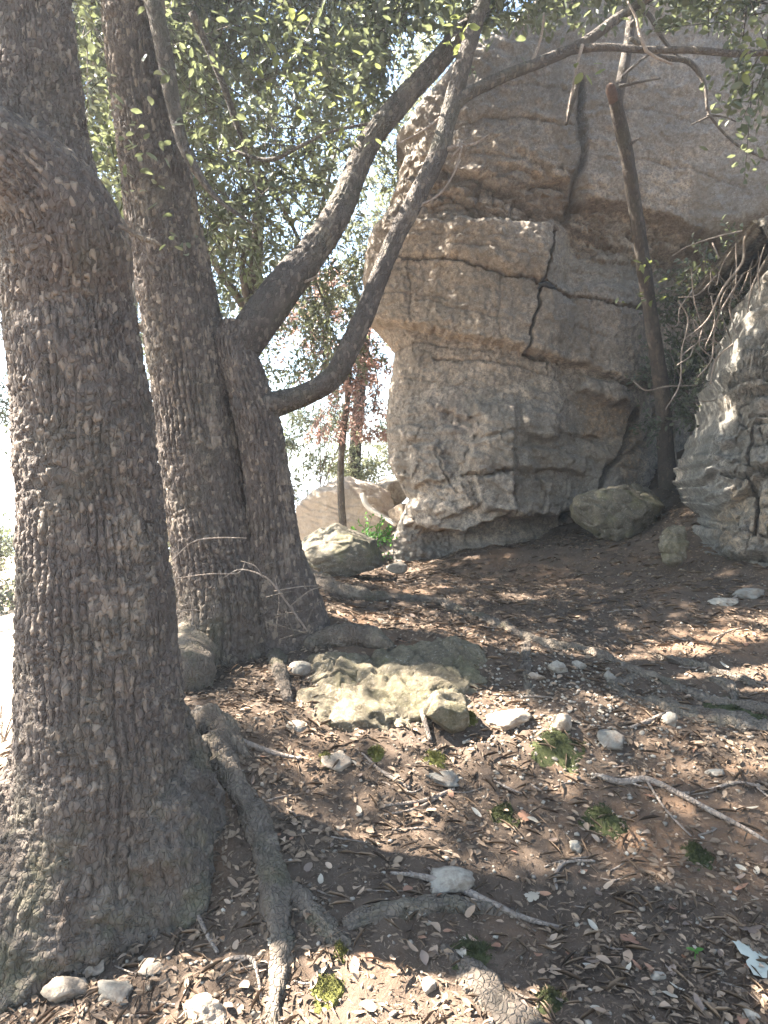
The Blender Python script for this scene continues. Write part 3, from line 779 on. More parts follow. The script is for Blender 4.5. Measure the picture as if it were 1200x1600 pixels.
    for ln in [[(575, 455), (640, 462), (700, 470)], [(600, 366), (700, 372), (800, 382)], [(700, 388), (760, 396), (840, 410)], [(640, 470), (720, 484), (800, 500)], [(880, 408), (960, 424), (1030, 436)], [(850, 500), (930, 516), (1000, 530)], [(620, 590), (700, 598), (760, 606)], [(780, 612), (840, 622), (890, 640)],
               [(610, 660), (660, 668), (690, 664)], [(800, 690), (860, 700), (930, 716)], [(810, 765), (880, 772), (930, 766)], [(700, 240), (780, 246), (860, 262)], [(940, 250), (1040, 262), (1160, 300)], [(930, 170), (1000, 176), (1100, 200)], [(740, 150), (800, 140), (880, 150)], [(620, 340), (624, 300), (634, 262)], [(780, 430), (776, 470), (784, 530)], [(930, 470), (926, 520), (934, 566)], [(640, 410), (636, 450), (642, 505)]]:
        d = d + crack(x, y, ln, 1.9, 0.035)
    d = d + ledge(x, y, [(690, 640), (730, 655), (750, 650)], 0.14, 4, 30, 12)
    d = d + ledge(x, y, [(830, 738), (880, 735), (925, 745)], 0.10, 3, 40, 12)
    d = d + ledge(x, y, [(868, 672), (900, 676), (945, 684)], 0.09, 3, 30, 10)
    d = d + crack(x, y, [(840, 795), (846, 770), (836, 750)], 3, 0.06)
    # undercut foot
    d = d + 0.55 * ledge(x, y, [(600, 830), (640, 822), (720, 832), (790, 808), (850, 806), (905, 800), (950, 770)], 1.0, 8, 400, 20) * sstep(600, 720, x)
    # wedge block and the stained recess
    d = d - 0.22 * inside(x, y, [(915, 582), (985, 600), (995, 628), (960, 625), (910, 606)], 4)
    d = d + 0.10 * inside(x, y, [(895, 612), (1010, 640), (985, 700), (905, 690)], 12)
    d = d + crack(x, y, [(1012, 630), (988, 695), (952, 738), (925, 785), (900, 815)], 7, 0.35)
    d = d + crack(x, y, [(1040, 640), (1010, 690), (985, 710)], 4, 0.14)
    d = d + crack(x, y, [(955, 730), (1000, 735), (1035, 745)], 3, 0.08)
    # weathering
    rl = sstep(600, 720, y)
    f1, f2, cid = worley(np.stack([sx * 5, sy * 8, 0 * sx + 1.1], -1) + 0.35 * np.stack([wob, wob2, wob], -1), 67)
    d = d + (0.015 + 0.035 * rl) * (0.5 - cid) + (0.004 + 0.008 * rl) * (1 - sstep(0.0, 0.10, f2 - f1)) + (0.02 + 0.045 * rl) * fbm(np.stack([sx * 3.0, sy * 11, 0 * sx], -1), 4, 166) + 0.05 * rl * fbm(q * 3.3, 3, 167)
    g1, g2, _ = worley(np.stack([sx * 17, sy * 20, 0 * sx + 2.1], -1), 68)
    foot = sstep(800, 850, y) * sstep(720, 660, x)
    d = d + (0.022 + 0.05 * foot) * (g1 - 0.5) + 0.02 * fbm(q * 11, 3, 69)
    return d

def crag_stain(x, y, q):
    x, y, _ = crag_map(x, y, q)
    n = fbm(q * 2.4, 4, 71); n2 = fbm(q * 6, 4, 72)
    x = x + 25 * n; y = y + 22 * n2
    col = np.zeros(x.shape + (3,)); amt = np.zeros(x.shape)
    def put(mask, c):
        nonlocal col, amt
        m = np.clip(mask, 0, 1)[..., None]
        col = col * (1 - m) + np.array(c) * m
        amt = np.maximum(amt, m[..., 0])
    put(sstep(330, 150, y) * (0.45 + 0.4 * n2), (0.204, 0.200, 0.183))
    put(0.75 * sstep(1000, 1120, x) * sstep(470, 300, y) * (0.7 + 0.6 * n), (0.230, 0.217, 0.200))
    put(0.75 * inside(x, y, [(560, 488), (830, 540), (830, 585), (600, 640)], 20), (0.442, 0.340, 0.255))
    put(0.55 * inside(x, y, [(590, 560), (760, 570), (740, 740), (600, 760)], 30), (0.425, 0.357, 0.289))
    put(0.85 * inside(x, y, [(905, 610), (1020, 630), (1010, 770), (925, 700)], 16), (0.323, 0.204, 0.111))
    put(0.6 * inside(x, y, [(800, 300), (890, 290), (890, 345), (800, 345)], 12), (0.340, 0.230, 0.145))
    put(0.5 * inside(x, y, [(690, 610), (740, 600), (745, 670), (690, 690)], 16), (0.221, 0.157, 0.140))
    put(0.55 * inside(x, y, [(760, 620), (1000, 690), (930, 810), (795, 800)], 30), (0.230, 0.208, 0.157))
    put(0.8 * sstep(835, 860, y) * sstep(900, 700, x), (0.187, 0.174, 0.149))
    put(0.7 * inside(x, y, [(885, 150), (925, 150), (925, 330), (885, 330)], 14), (0.136, 0.123, 0.106))
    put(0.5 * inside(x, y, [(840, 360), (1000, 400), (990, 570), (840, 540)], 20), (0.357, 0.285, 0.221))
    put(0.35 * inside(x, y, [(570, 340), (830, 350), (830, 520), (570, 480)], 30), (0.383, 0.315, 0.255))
    return col, amt

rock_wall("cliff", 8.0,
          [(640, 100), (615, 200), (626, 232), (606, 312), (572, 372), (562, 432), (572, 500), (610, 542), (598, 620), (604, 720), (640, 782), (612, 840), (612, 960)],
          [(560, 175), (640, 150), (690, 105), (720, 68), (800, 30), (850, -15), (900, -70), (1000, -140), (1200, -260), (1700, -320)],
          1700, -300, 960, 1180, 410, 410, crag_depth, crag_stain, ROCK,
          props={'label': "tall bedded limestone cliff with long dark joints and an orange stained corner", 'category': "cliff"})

def kar_depth(x, y, q):
    wob = fbm(q * 5.0, 3, 81); wob2 = fbm(q * 5.0 + 3, 3, 82)
    d = 0.12 * fbm(q * 2.0, 3, 83)
    d = d - 0.35 * sstep(1080, 1260, x)
    sx, sy = q[..., 0] + 0.08 * wob, q[..., 1] - 0.10 * q[..., 0] + 0.08 * wob2
    f1, f2, cid = worley(np.stack([sx * 3.4, sy * 6.5, 0 * sx + 4.3], -1), 84)
    right = sstep(1130, 1180, x)
    d = d + (0.05 + 0.10 * right) * (0.5 - cid) + 0.07 * right * (1 - sstep(0.0, 0.12, f2 - f1))
    w3 = q + 0.05 * np.stack([wob, wob2, wob], -1)
    d = d + (0.15 - 0.06 * right) * (np.abs(fbm(w3 * np.array([5.0, 2.6, 1]), 4, 89)) - 0.2) + (0.07 - 0.03 * right) * (np.abs(fbm(w3 * 8.0, 4, 189)) - 0.2)
    g1, g2, c2 = worley(np.stack([sx * 13, sy * 12, 0 * sx + 7.3], -1), 85)
    left = sstep(1190, 1100, x)
    d = d + (0.05 + 0.09 * left) * (g1 - 0.5)
    h1, h2, c3 = worley(np.stack([sx * 34, sy * 34, 0 * sx + 2.3], -1), 86)
    d = d + (0.014 + 0.024 * left) * (h1 - 0.5) + 0.03 * fbm(q * 14, 3, 87, 0.6)
    d = d + 0.03 * (1 - sstep(0.0, 0.05, np.abs(fbm(q * np.array([4.0, 2.2, 1]), 3, 88))))
    d = d + crack(x, y, [(1150, 560), (1190, 600), (1230, 620)], 5, 0.12) + crack(x, y, [(1130, 724), (1160, 735), (1240, 728)], 5, 0.16) + crack(x, y, [(1165, 735), (1180, 770), (1175, 830)], 4, 0.10)
    d = d + crack(x, y, [(1160, 640), (1240, 665)], 3, 0.08) + crack(x, y, [(1165, 690), (1240, 700)], 3, 0.08) + crack(x, y, [(1165, 660), (1163, 720)], 3, 0.08)
    d = d + ledge(x, y, [(1070, 870), (1120, 872), (1240, 856)], 0.14, 6, 80, 10)
    d = d + crack(x, y, [(1085, 672), (1102, 680)], 10, 0.18)
    return d
def kar_stain(x, y, q):
    n = fbm(q * 4, 4, 91); n2 = fbm(q * 9, 4, 92)
    x = x + 14 * n; y = y + 14 * n2
    col = np.zeros(x.shape + (3,)); amt = np.zeros(x.shape)
    def put(mask, c):
        nonlocal col, amt
        m = np.clip(mask, 0, 1)[..., None]
        col = col * (1 - m) + np.array(c) * m
        amt = np.maximum(amt, m[..., 0])
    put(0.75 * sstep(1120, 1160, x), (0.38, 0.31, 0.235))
    put(0.8 * inside(x, y, [(1135, 745), (1230, 745), (1230, 850), (1130, 845)], 10), (0.42, 0.29, 0.17))
    put(0.6 * sstep(0.1, 0.4, n2), (0.24, 0.235, 0.22))
    put(0.75 * inside(x, y, [(1135, 520), (1165, 520), (1165, 565), (1135, 565)], 8), (0.16, 0.17, 0.05))
    put(0.7 * inside(x, y, [(1100, 862), (1160, 860), (1160, 900), (1100, 900)], 8), (0.10, 0.12, 0.04))
    return col, amt
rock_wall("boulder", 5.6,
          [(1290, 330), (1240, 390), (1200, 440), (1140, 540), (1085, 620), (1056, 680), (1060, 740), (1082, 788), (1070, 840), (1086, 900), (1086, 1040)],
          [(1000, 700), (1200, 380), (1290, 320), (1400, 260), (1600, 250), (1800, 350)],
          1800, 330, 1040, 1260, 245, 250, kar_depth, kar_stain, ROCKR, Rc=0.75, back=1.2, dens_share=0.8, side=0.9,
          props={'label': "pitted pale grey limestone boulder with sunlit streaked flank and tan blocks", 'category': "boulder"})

# ---- free rocks
_ico = {}
def ico(n):
    if n not in _ico:
        import bmesh
        bm = bmesh.new(); bmesh.ops.create_icosphere(bm, subdivisions=n, radius=1)
        v = np.array([x.co[:] for x in bm.verts]); f = np.array([[q.index for q in x.verts] for x in bm.faces])
        bm.free(); _ico[n] = (v, f)
    return _ico[n]
def rot(rx, ry, rz):
    cx, sx, cy, sy, cz, sz = math.cos(rx), math.sin(rx), math.cos(ry), math.sin(ry), math.cos(rz), math.sin(rz)
    return np.array([[cz, -sz, 0], [sz, cz, 0], [0, 0, 1]]) @ np.array([[cy, 0, sy], [0, 1, 0], [-sy, 0, cy]]) @ np.array([[1, 0, 0], [0, cx, -sx], [0, sx, cx]])
def stone_verts(n, size, seed, facets=9, rough=0.06, groove=0.0, gdir=None, ang=(0, 0, 0), cut=(0.62, 0.9)):
    v, f = ico(n)
    r = np.random.default_rng(seed)
    u = v.copy()
    rad = np.full(len(v), 1.0)
    for _ in range(facets):                       # flat fracture planes
        nn = r.normal(size=3); nn /= np.linalg.norm(nn)
        h = r.uniform(*cut)
        dt = u @ nn
        lim = np.where(dt > 1e-6, h / np.maximum(dt, 1e-6), 9)
        rad = np.minimum(rad, lim)
    w = u * rad[:, None]
    w = w * (1 + rough * fbm(w * 3 + seed, 4, seed)[:, None])
    w = w * np.asarray(size)
    if groove:
        g = np.asarray(gdir, float); g /= np.linalg.norm(g)
        b1_ = np.cross(g, (0.1, 0.3, 0.9)); b1_ /= np.linalg.norm(b1_); b2_ = np.cross(g, b1_)
        ww = w + 0.06 * np.stack([fbm(w * 5 + k_, 2, seed + k_) for k_ in (1, 2, 3)], -1)
        loc_ = np.stack([ww @ g * 9, ww @ b1_ * 3.0, ww @ b2_ * 3.0], -1) + seed
        saw = np.mod(ww @ g * 10 + 0.9 * fbm(loc_ * 0.5, 3, seed + 4), 1.0)
        saw = np.where(saw < 0.82, saw / 0.82, (1 - saw) / 0.18)
        f1, f2, cid = worley(np.stack([ww @ g * 6, ww @ b1_ * 3.2, ww @ b2_ * 3.2], -1) + seed, seed)
        dd = groove * (1.3 * saw + 1.0 * (cid - 0.5) - 1.1 * (1 - sstep(0.0, 0.10, f2 - f1)) + 0.8 * fbm(w * 9, 3, seed + 8) + 0.4 * fbm(w * 30, 3, seed + 5, 0.65) - 0.5)
        w = w + v * dd[:, None]
    w = w @ rot(*ang).T
    return w, f
def rock(name, loc, size, seed, n, mat, label, category, group=None, smooth=True, **kw):
    v, f = stone_verts(n, size, seed, **kw)
    o = link(name, mesh(name, v, None, f, smooth=smooth), mat, None, label=label, category=category)
    o.location = loc
    if group: o['group'] = group
    return o

g_ = lambda px, py: G(px, py)[0]
rock("outcrop_rock", P(572, 1102, 3.95), (0.63, 0.44, 0.19), 101, 6, ROCKO, "large mossy ridged slab of rock bulging out of the bank", "rock", "rocks of the outcrop", groove=0.025, gdir=(0.75, 0.25, 0.6), facets=14, ang=(0.42, -0.22, 0.2))
rock("outcrop_rock", P(715, 1050, 4.22), (0.28, 0.24, 0.17), 112, 6, ROCKO, "grey top block of the outcrop beside the bare stony soil", "rock", "rocks of the outcrop", groove=0.014, gdir=(0.9, 0.2, 0.5), facets=12, ang=(0.35, 0.15, 0.1))
rock("outcrop_rock", P(525, 1072, 4.1), (0.25, 0.26, 0.17), 123, 6, ROCKO, "rounded outcrop rock under the short thick root", "rock", "rocks of the outcrop", groove=0.013, gdir=(0.3, 0.9, 0.5), facets=12, ang=(0.3, -0.3, 0.3))
rock("outcrop_rock", P(697, 1110, 3.62), (0.145, 0.12, 0.10), 134, 5, ROCKO, "small angular sunlit block leaning on the ridged slab", "rock", "rocks of the outcrop", groove=0.008, gdir=(0.2, 0.9, 0.5), ang=(0.2, 0.2, 0.5))
rock("outcrop_rock", P(505, 1128, 3.80), (0.27, 0.20, 0.10), 166, 5, ROCKO, "low flat slab at the foot of the outcrop beside dead leaves", "rock", "rocks of the outcrop", groove=0.014, gdir=(0.7, 0.3, 0.6), facets=12, ang=(0.35, -0.15, 0.3))
rock("outcrop_rock", P(455, 1145, 3.62), (0.10, 0.09, 0.07), 145, 4, STONE[0], "pale sunlit stone at the lower tip of the ridged slab", "rock", "rocks of the outcrop")
rock("outcrop_rock", P(470, 1050, 4.15), (0.09, 0.08, 0.06), 155, 4, STONE[2], "grey stone among dead leaves beside the outcrop", "rock", "rocks of the outcrop")
rock("boulder", P(965, 800, 7.55), (0.46, 0.36, 0.38), 201, 6, ROCKD, "rough boulder coloured dark for shade under the stained corner of the cliff", "boulder", groove=0.02, gdir=(0.7, 0.5, 0.6))
rock("boulder", P(528, 868, 7.0), (0.42, 0.45, 0.30), 212, 6, ROCKD, "low boulder coloured dark for shade behind the forked stem", "boulder", groove=0.012, gdir=(0.2, 0.2, 0.9), rough=0.03)
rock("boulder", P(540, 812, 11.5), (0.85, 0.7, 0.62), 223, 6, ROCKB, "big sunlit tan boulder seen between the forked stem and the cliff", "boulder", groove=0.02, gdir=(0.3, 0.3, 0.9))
rock("boulder", P(612, 768, 11.8), (0.28, 0.3, 0.26), 232, 5, STONE[0], "glaring white boulder against the edge of the cliff", "boulder")
rock("boulder", P(632, 806, 11.0), (0.24, 0.2, 0.2), 243, 5, STONE[1], "small orange boulder against the foot of the cliff", "boulder")
rock("boulder", P(275, 940, 6.4), (0.26, 0.24, 0.42), 254, 5, ROCKO, "tan rock standing between the two oak trunks", "boulder", groove=0.015, gdir=(0.2, 0.2, 0.9))
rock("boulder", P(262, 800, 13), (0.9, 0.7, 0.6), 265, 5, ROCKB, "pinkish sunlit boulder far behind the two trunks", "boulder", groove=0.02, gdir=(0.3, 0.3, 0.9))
rock("stone", P(620, 888, 7.6), (0.11, 0.09, 0.07), 302, 4, STONE[0], "bright white stone in full sun at the foot of the cliff", "stone")
rock("boulder", P(1052, 850, 6.0), (0.10, 0.12, 0.17), 311, 5, ROCKO, "mossy yellow nub at the foot of the pitted boulder", "boulder", groove=0.015, gdir=(0.2, 0.2, 0.9))

# single stones on the soil
def put_stone(px, py, wpx, hpx, mi, seed, label, group=None, n=4):
    p = g_(px, py)
    k = p[1] / F
    rock("stone", p + np.array([0, 0, hpx * k * 0.10]), (wpx * k * 0.66, wpx * k * 0.54, hpx * k * 0.62), seed, n, STONE[mi], label, "stone", group, facets=15, smooth=False, cut=(0.42, 0.82), rough=0.20, ang=(0, 0, random.uniform(0, 6)) if wpx < hpx * 1.3 else (0, 0, random.uniform(-0.4, 0.4)))
S = [(700, 1386, 72, 34, 0, "long pale sunlit stone lying against the half buried root"), (902, 1328, 26, 24, 0, "pale bluish stone on bare reddish soil beside a moss cushion"), (672, 1538, 34, 26, 0, "rounded white stone in the bright patch of dry litter"),
     (108, 1545, 70, 46, 1, "tan block half sunk below the base of the thick trunk"), (182, 1550, 62, 34, 2, "blue grey wedge stone below the base of the thick trunk"), (150, 1515, 34, 22, 1, "tan stone tucked under the base of the thick trunk"),
     (320, 1580, 62, 40, 1, "sunlit tan stone among twigs beside the long root"), (240, 1512, 40, 22, 1, "flat tan stone leaning below the trunk base"), (955, 1157, 50, 34, 2, "dark grey flat stone in the stony bank"), (1046, 1130, 22, 32, 0, "upright white stone at the mossy root"),
     (880, 1135, 40, 40, 1, "rounded cream stone in the sunlit stony bank"), (690, 1218, 64, 26, 2, "flat dark stone half buried below the outcrop"), (520, 1190, 56, 26, 1, "low mossy stone at the foot of the ridged slab"), (800, 1125, 70, 36, 1, "broad sunlit mossy stone beside the angular block"),
     (1118, 1212, 28, 14, 0, "thin pale slab on brown litter near the forked twig"), (300, 1388, 38, 24, 0, "pale stone on the earth of the trunk flare"), (1028, 1528, 24, 14, 0, "white chip near the green seedling"), (1172, 1592, 34, 22, 0, "pale round stone at the bleached lobed leaf"),
     (870, 1045, 30, 20, 0, "pale stone in a cluster above the sunlit bank"), (905, 1042, 24, 22, 0, "second pale stone in the cluster above the sunlit bank"), (955, 1062, 18, 22, 2, "small grey stone above the sunlit bank"), (840, 1062, 26, 16, 1, "tan stone in the cluster above the sunlit bank"), (1130, 940, 46, 16, 0, "flat pale slab in the shade before the pitted boulder"), (1170, 930, 40, 20, 2, "grey slab at the foot of the pitted boulder")]
for i, (px, py, w, h, mi, lab) in enumerate(S):
    put_stone(px, py, w, h, mi, 400 + i * 7, lab)
pebs = [stone_verts(2, (1, 0.75, 0.5), 900 + i, facets=12, rough=0.08, cut=(0.45, 0.85)) for i in range(8)]
pebm = [mesh("pebble", v, None, f, smooth=False) for v, f in pebs for _ in (0,)]
pebm2 = []
for i, me in enumerate(pebm):
    me.materials.append(STONE[(0, 0, 1, 0, 2, 1, 0, 1)[i]])
n = 0
spots = []
for _ in range(4000):
    if len(spots) >= 120: break
    u = random.random()
    if u < 0.30: px, py = random.gauss(860, 90), random.gauss(1110, 60)
    elif u < 0.75: px, py = random.uniform(380, 1195), random.uniform(1180, 1595)
    elif u < 0.9: px, py = random.uniform(40, 420), random.uniform(1480, 1598)
    else: px, py = random.uniform(640, 1190), random.uniform(905, 1060)
    if 450 < px < 800 and 1000 < py < 1170: continue
    if px < 340 and py < 1480: continue
    spots.append((px, py))
pp = G([s[0] for s in spots], [s[1] for s in spots])
for i, p in enumerate(pp):
    o = link("pebble", pebm[i % 8], None, None, label="small pale angular pebble scattered on the brown litter", category="pebble", group="pebbles on the soil")
    s = random.choice((0.007, 0.008, 0.010, 0.009, 0.011, 0.013, 0.017)) * (0.8 + 0.12 * p[1])
    o.location = p + np.array([0, 0, s * 0.25]); o.scale = (s, s, s); o.rotation_euler = (random.uniform(-.3, .3), random.uniform(-.3, .3), random.uniform(0, 6))

# ------------------------------------------------------------------ foliage
LEAF6 = np.array([(0, 0, 0), (-0.36, 0.30, 0.10), (-0.34, 0.66, 0.09), (0, 1, -0.06), (0.34, 0.66, 0.09), (0.36, 0.30, 0.10)], float)
LQ = np.array([(0, 3, 2, 1), (0, 5, 4, 3)])
def leaves_mesh(name, pos, direc, nrm, length, width, tone, simple=False):
    direc = direc / (np.linalg.norm(direc, axis=1, keepdims=True) + 1e-9)
    side = np.cross(direc, nrm); side /= np.linalg.norm(side, axis=1, keepdims=True) + 1e-9
    up = np.cross(side, direc)
    v = pos[:, None] + direc[:, None] * (LEAF6[:, 1][None, :, None] * length[:, None, None]) + side[:, None] * (LEAF6[:, 0][None, :, None] * width[:, None, None]) + up[:, None] * (LEAF6[:, 2][None, :, None] * length[:, None, None])
    N = len(pos)
    if simple:          # leaves out of reach of the eye: one folded blade
        v = v[:, (0, 2, 3, 5)]
        q = (np.array([(0, 3, 2, 1)])[None] + (np.arange(N) * 4)[:, None, None]).reshape(-1, 4)
        return mesh(name, v.reshape(-1, 3), q, None, smooth=False, attrs={'tone': np.repeat(tone, 4)})
    q = (LQ[None] + (np.arange(N) * 6)[:, None, None]).reshape(-1, 4)
    return mesh(name, v.reshape(-1, 3), q, None, smooth=False, attrs={'tone': np.repeat(tone, 6)})

LIT = []      # ground places that the sun reaches through gaps of the canopy: x, y, z, radius
for px, py, r in [(556, 1122, .13), (625, 1138, .14), (512, 1148, .12), (590, 1078, .07), (665, 1098, .08), (535, 1088, .06), (480, 1112, .06), (740, 1150, .14), (690, 1105, .16), (790, 1115, .21), (870, 1135, .10), (930, 1090, .10), (560, 1545, .26), (640, 1570, .20), (500, 1505, .12), (480, 1580, .14), (600, 1480, .12), (700, 1590, .06), (1070, 1010, .09), (1140, 1035, .10), (1000, 1065, .07),
                  (1190, 1050, .07), (560, 1337, .045), (690, 1382, .07), (385, 1118, .10), (425, 985, .05), (470, 1185, .09), (880, 1235, .07), (1185, 1195, .05), (830, 1170, .06), (350, 1370, .04), (380, 1400, .03), (320, 1590, .09), (650, 1160, .06), (465, 1190, .06),
                  (760, 1310, .03), (640, 1335, .05), (1010, 1120, .07), (760, 905, .08), (640, 893, .22), (820, 1005, .04)]:
    LIT.append((*G(px, py)[0], r))
for px, py, Y, r in [(1100, 610, 6.1, .16), (1140, 545, 6.1, .14), (1072, 690, 6.0, .09), (1080, 830, 5.8, .09), (1170, 500, 6.0, .10), (1120, 700, 5.7, .06), (640, 290, 4.52, .10), (700, 180, 4.6, .12), (850, 95, 4.7, .15), (580, 470, 4.46, .05), (1000, 78, 4.7, .2), (15, 600, 2.8, .10), (10, 90, 2.9, .10), (300, 680, 4.4, .05), (320, 1030, 4.3, .05), (990, 85, 4.7, .2)]:
    LIT.append((*P(px, py, Y), r))
LIT = np.array(LIT)
def sunlit_gap(p):
    """True where a leaf would shade one of the sunlit places"""
    out = np.zeros(len(p), bool)
    wob = 0.5 + 0.9 * (vnoise(p * 3.1, 5) * 0.5 + 0.5)
    for x, y, z, r in LIT:
        t = (p[:, 2] - z) / SUN[2]
        dx = p[:, 0] - SUN[0] * t - x; dy = p[:, 1] - SUN[1] * t - y
        out |= (t > 0.2) & (dx * dx + dy * dy < (r * wob) ** 2)
    return out
def clear_view(p):
    """no leaves grow right in front of the trunks, the cliff face and the space where one stands"""
    q = p - np.array([0, 0, CAMZ])
    y = np.maximum(q[:, 1], 0.01)
    px = 600 + F * q[:, 0] / y; py = 770 - F * q[:, 2] / y
    return px, py, q[:, 1]

def sprays(vols, per, leaf_len, seed, twig_len=0.30, clusters=26, keep=None, droop=-0.25):
    """leafy twigs filling ellipsoids: (cx, cy, cz, rx, ry, rz, number of twigs)"""
    r = np.random.default_rng(seed)
    O, D = [], []
    for cx, cy, cz, rx, ry, rz, n in vols:
        nc = max(4, int(clusters))
        cc = r.normal(size=(nc, 3)); cc /= np.linalg.norm(cc, axis=1, keepdims=True)
        cc *= (r.random((nc, 1)) ** 0.45)
        pick = r.integers(0, nc, n)
        o = cc[pick] + r.normal(size=(n, 3)) * 0.14
        d = o + r.normal(size=(n, 3)) * 0.55
        O.append(o * (rx, ry, rz) + (cx, cy, cz)); D.append(d)
    O = np.concatenate(O); D = np.concatenate(D)
    D[:, 2] += droop
    D /= np.linalg.norm(D, axis=1, keepdims=True)
    M = len(O)
    t = (np.arange(per) + 0.6) / per
    TL = twig_len * r.uniform(0.6, 1.3, M)
    sag = np.array([0, 0, -0.10])
    pos = O[:, None] + D[:, None] * (t[None, :, None] * TL[:, None, None]) + sag * (t ** 2)[None, :, None] * TL[:, None, None]
    A = np.cross(D, r.normal(size=(M, 3))); A /= np.linalg.norm(A, axis=1, keepdims=True) + 1e-9
    sgn = np.where(np.arange(per) % 2 == 0, 1.0, -1.0)
    ld = D[:, None] * 0.75 + A[:, None] * sgn[None, :, None] * 0.9 + r.normal(size=(M, per, 3)) * 0.42
    nr = np.array([0, 0, 1.0]) + r.normal(size=(M, per, 3)) * 0.75
    pos = pos.reshape(-1, 3); ld = ld.reshape(-1, 3); nr = nr.reshape(-1, 3)
    tone = np.clip(np.repeat(r.random(M), per) * 0.5 + r.random(M * per) * 0.5, 0, 0.999)
    L = leaf_len * r.uniform(0.65, 1.25, len(pos)); W = L * r.uniform(0.5, 0.75, len(pos))
    ok = np.ones(len(pos), bool) if keep is None else keep(pos)
    okt = np.ones(M, bool) if keep is None else (keep(O) & keep(O + D * TL[:, None]))
    tw = twig_mesh(O[okt], D[okt], TL[okt])
    return pos[ok], ld[ok], nr[ok], L[ok], W[ok], tone[ok], tw

def twig_mesh(O, D, TL):
    M = len(O)
    A = np.cross(D, (0.3, 0.2, 0.9)); A /= np.linalg.norm(A, axis=1, keepdims=True) + 1e-9
    B = np.cross(D, A)
    v = []
    for tt, rad in ((-0.6, 0.005), (1.0, 0.0018)):
        for a in (0, 2.094, 4.189):
            v.append(O + D * (tt * TL)[:, None] + (A * math.cos(a) + B * math.sin(a)) * rad + np.array([0, 0, -0.05 if tt > 0 else 0]) * TL[:, None])
    v = np.stack(v, 1)
    q = np.array([(0, 1, 4, 3), (1, 2, 5, 4), (2, 0, 3, 5)])
    q = (q[None] + (np.arange(M) * 6)[:, None, None]).reshape(-1, 4)
    return v.reshape(-1, 3), q

def crown(parent, vols, per, leaf_len, seed, mat, keep=None, name="foliage", twigs=True, simple=False, **kw):
    pos, ld, nr, L, W, tone, (tv, tq) = sprays(vols, per, leaf_len, seed, keep=keep, **kw)
    link(name, mesh(name, np.zeros((0, 3)), [], []) if len(pos) == 0 else leaves_mesh(name, pos, ld, nr, L, W, tone, simple), mat, parent, kind="stuff")
    if twigs and len(tv):
        link("twigs", mesh("twigs", tv, tq, attrs={'tone': np.full(len(tv), 0.3)}), BARK2, parent, kind="stuff")
    return len(pos)

NL = 0
def keep_near(p):
    px, py, y = clear_view(p)
    free = ~sunlit_gap(p)
    blocked = (y > 0.2) & (y < 7.6) & (px > 600) & (px < 1130) & (py > 60) & (py < 1000)       # open air before the cliff
    blocked |= (y > 0.2) & (y < 4.4) & (px > -30) & (px < 460) & (py > 330)                     # the trunks stand clear
    blocked |= (y > 0.2) & (y < 2.7) & (py > -60) & (px > -100) & (px < 1300)
    blocked |= (y > 0.2) & (y < 4.3) & (px > -30) & (px < 130) & (py > -40)
    blocked |= (y > 0.2) & (y < 9) & (py > 560) & (px < 620)
    return free & ~blocked
def keep_far(p):
    px, py, y = clear_view(p)
    return ~(sunlit_gap(p)) & ~((py > 690) & (px > 440) & (y < 13))

# crowns of the two oaks; unseen masses overhead and sunward added to shade the ground
NL += crown(oak, [(-4.2, 5.2, 5.6, 2.2, 2.0, 1.3, 1500), (-2.6, 3.4, 6.2, 2.0, 1.8, 1.1, 1100), (-4.8, 3.2, 5.2, 1.8, 1.8, 1.3, 900), (-1.0, 1.5, 6.6, 2.0, 1.6, 0.9, 500), (0.6, 3.4, 7.0, 2.2, 2.0, 0.7, 650), (1.6, 0.6, 6.6, 2.4, 2.0, 0.8, 650), (-2.6, -0.8, 6.2, 2.2, 2.0, 0.9, 550), (3.6, 3.4, 6.8, 1.8, 2.0, 0.7, 450), (-2.4, 7.6, 6.7, 1.6, 1.3, 0.8, 1300), (-1.5, 6.9, 6.1, 1.3, 1.0, 0.6, 600), (-3.2, 8.6, 7.2, 1.5, 1.2, 0.7, 600)], 11, 0.062, 501, LEAF, keep_near, clusters=40, simple=True)
NL += crown(oak2, [(-1.9, 6.3, 5.0, 1.8, 1.5, 1.2, 470), (-0.4, 5.9, 5.3, 1.4, 1.2, 0.9, 420), (-3.6, 7.4, 6.0, 2.0, 1.6, 1.4, 1300), (-1.2, 8.0, 6.8, 2.0, 1.6, 1.2, 800), (1.5, 5.4, 5.9, 1.6, 1.2, 0.7, 350), (-1.2, 5.4, 3.7, 0.9, 0.7, 0.7, 220), (-0.4, 6.9, 6.4, 1.8, 1.3, 0.8, 750), (-0.6, 8.2, 8.0, 1.8, 1.3, 0.8, 450), (0.9, 5.2, 4.95, 1.5, 0.6, 0.45, 330), (2.55, 4.9, 4.65, 0.55, 0.4, 0.7, 150), (0.1, 5.3, 4.6, 0.5, 0.4, 0.5, 110)], 11, 0.070, 502, LEAF, keep_near, clusters=36)

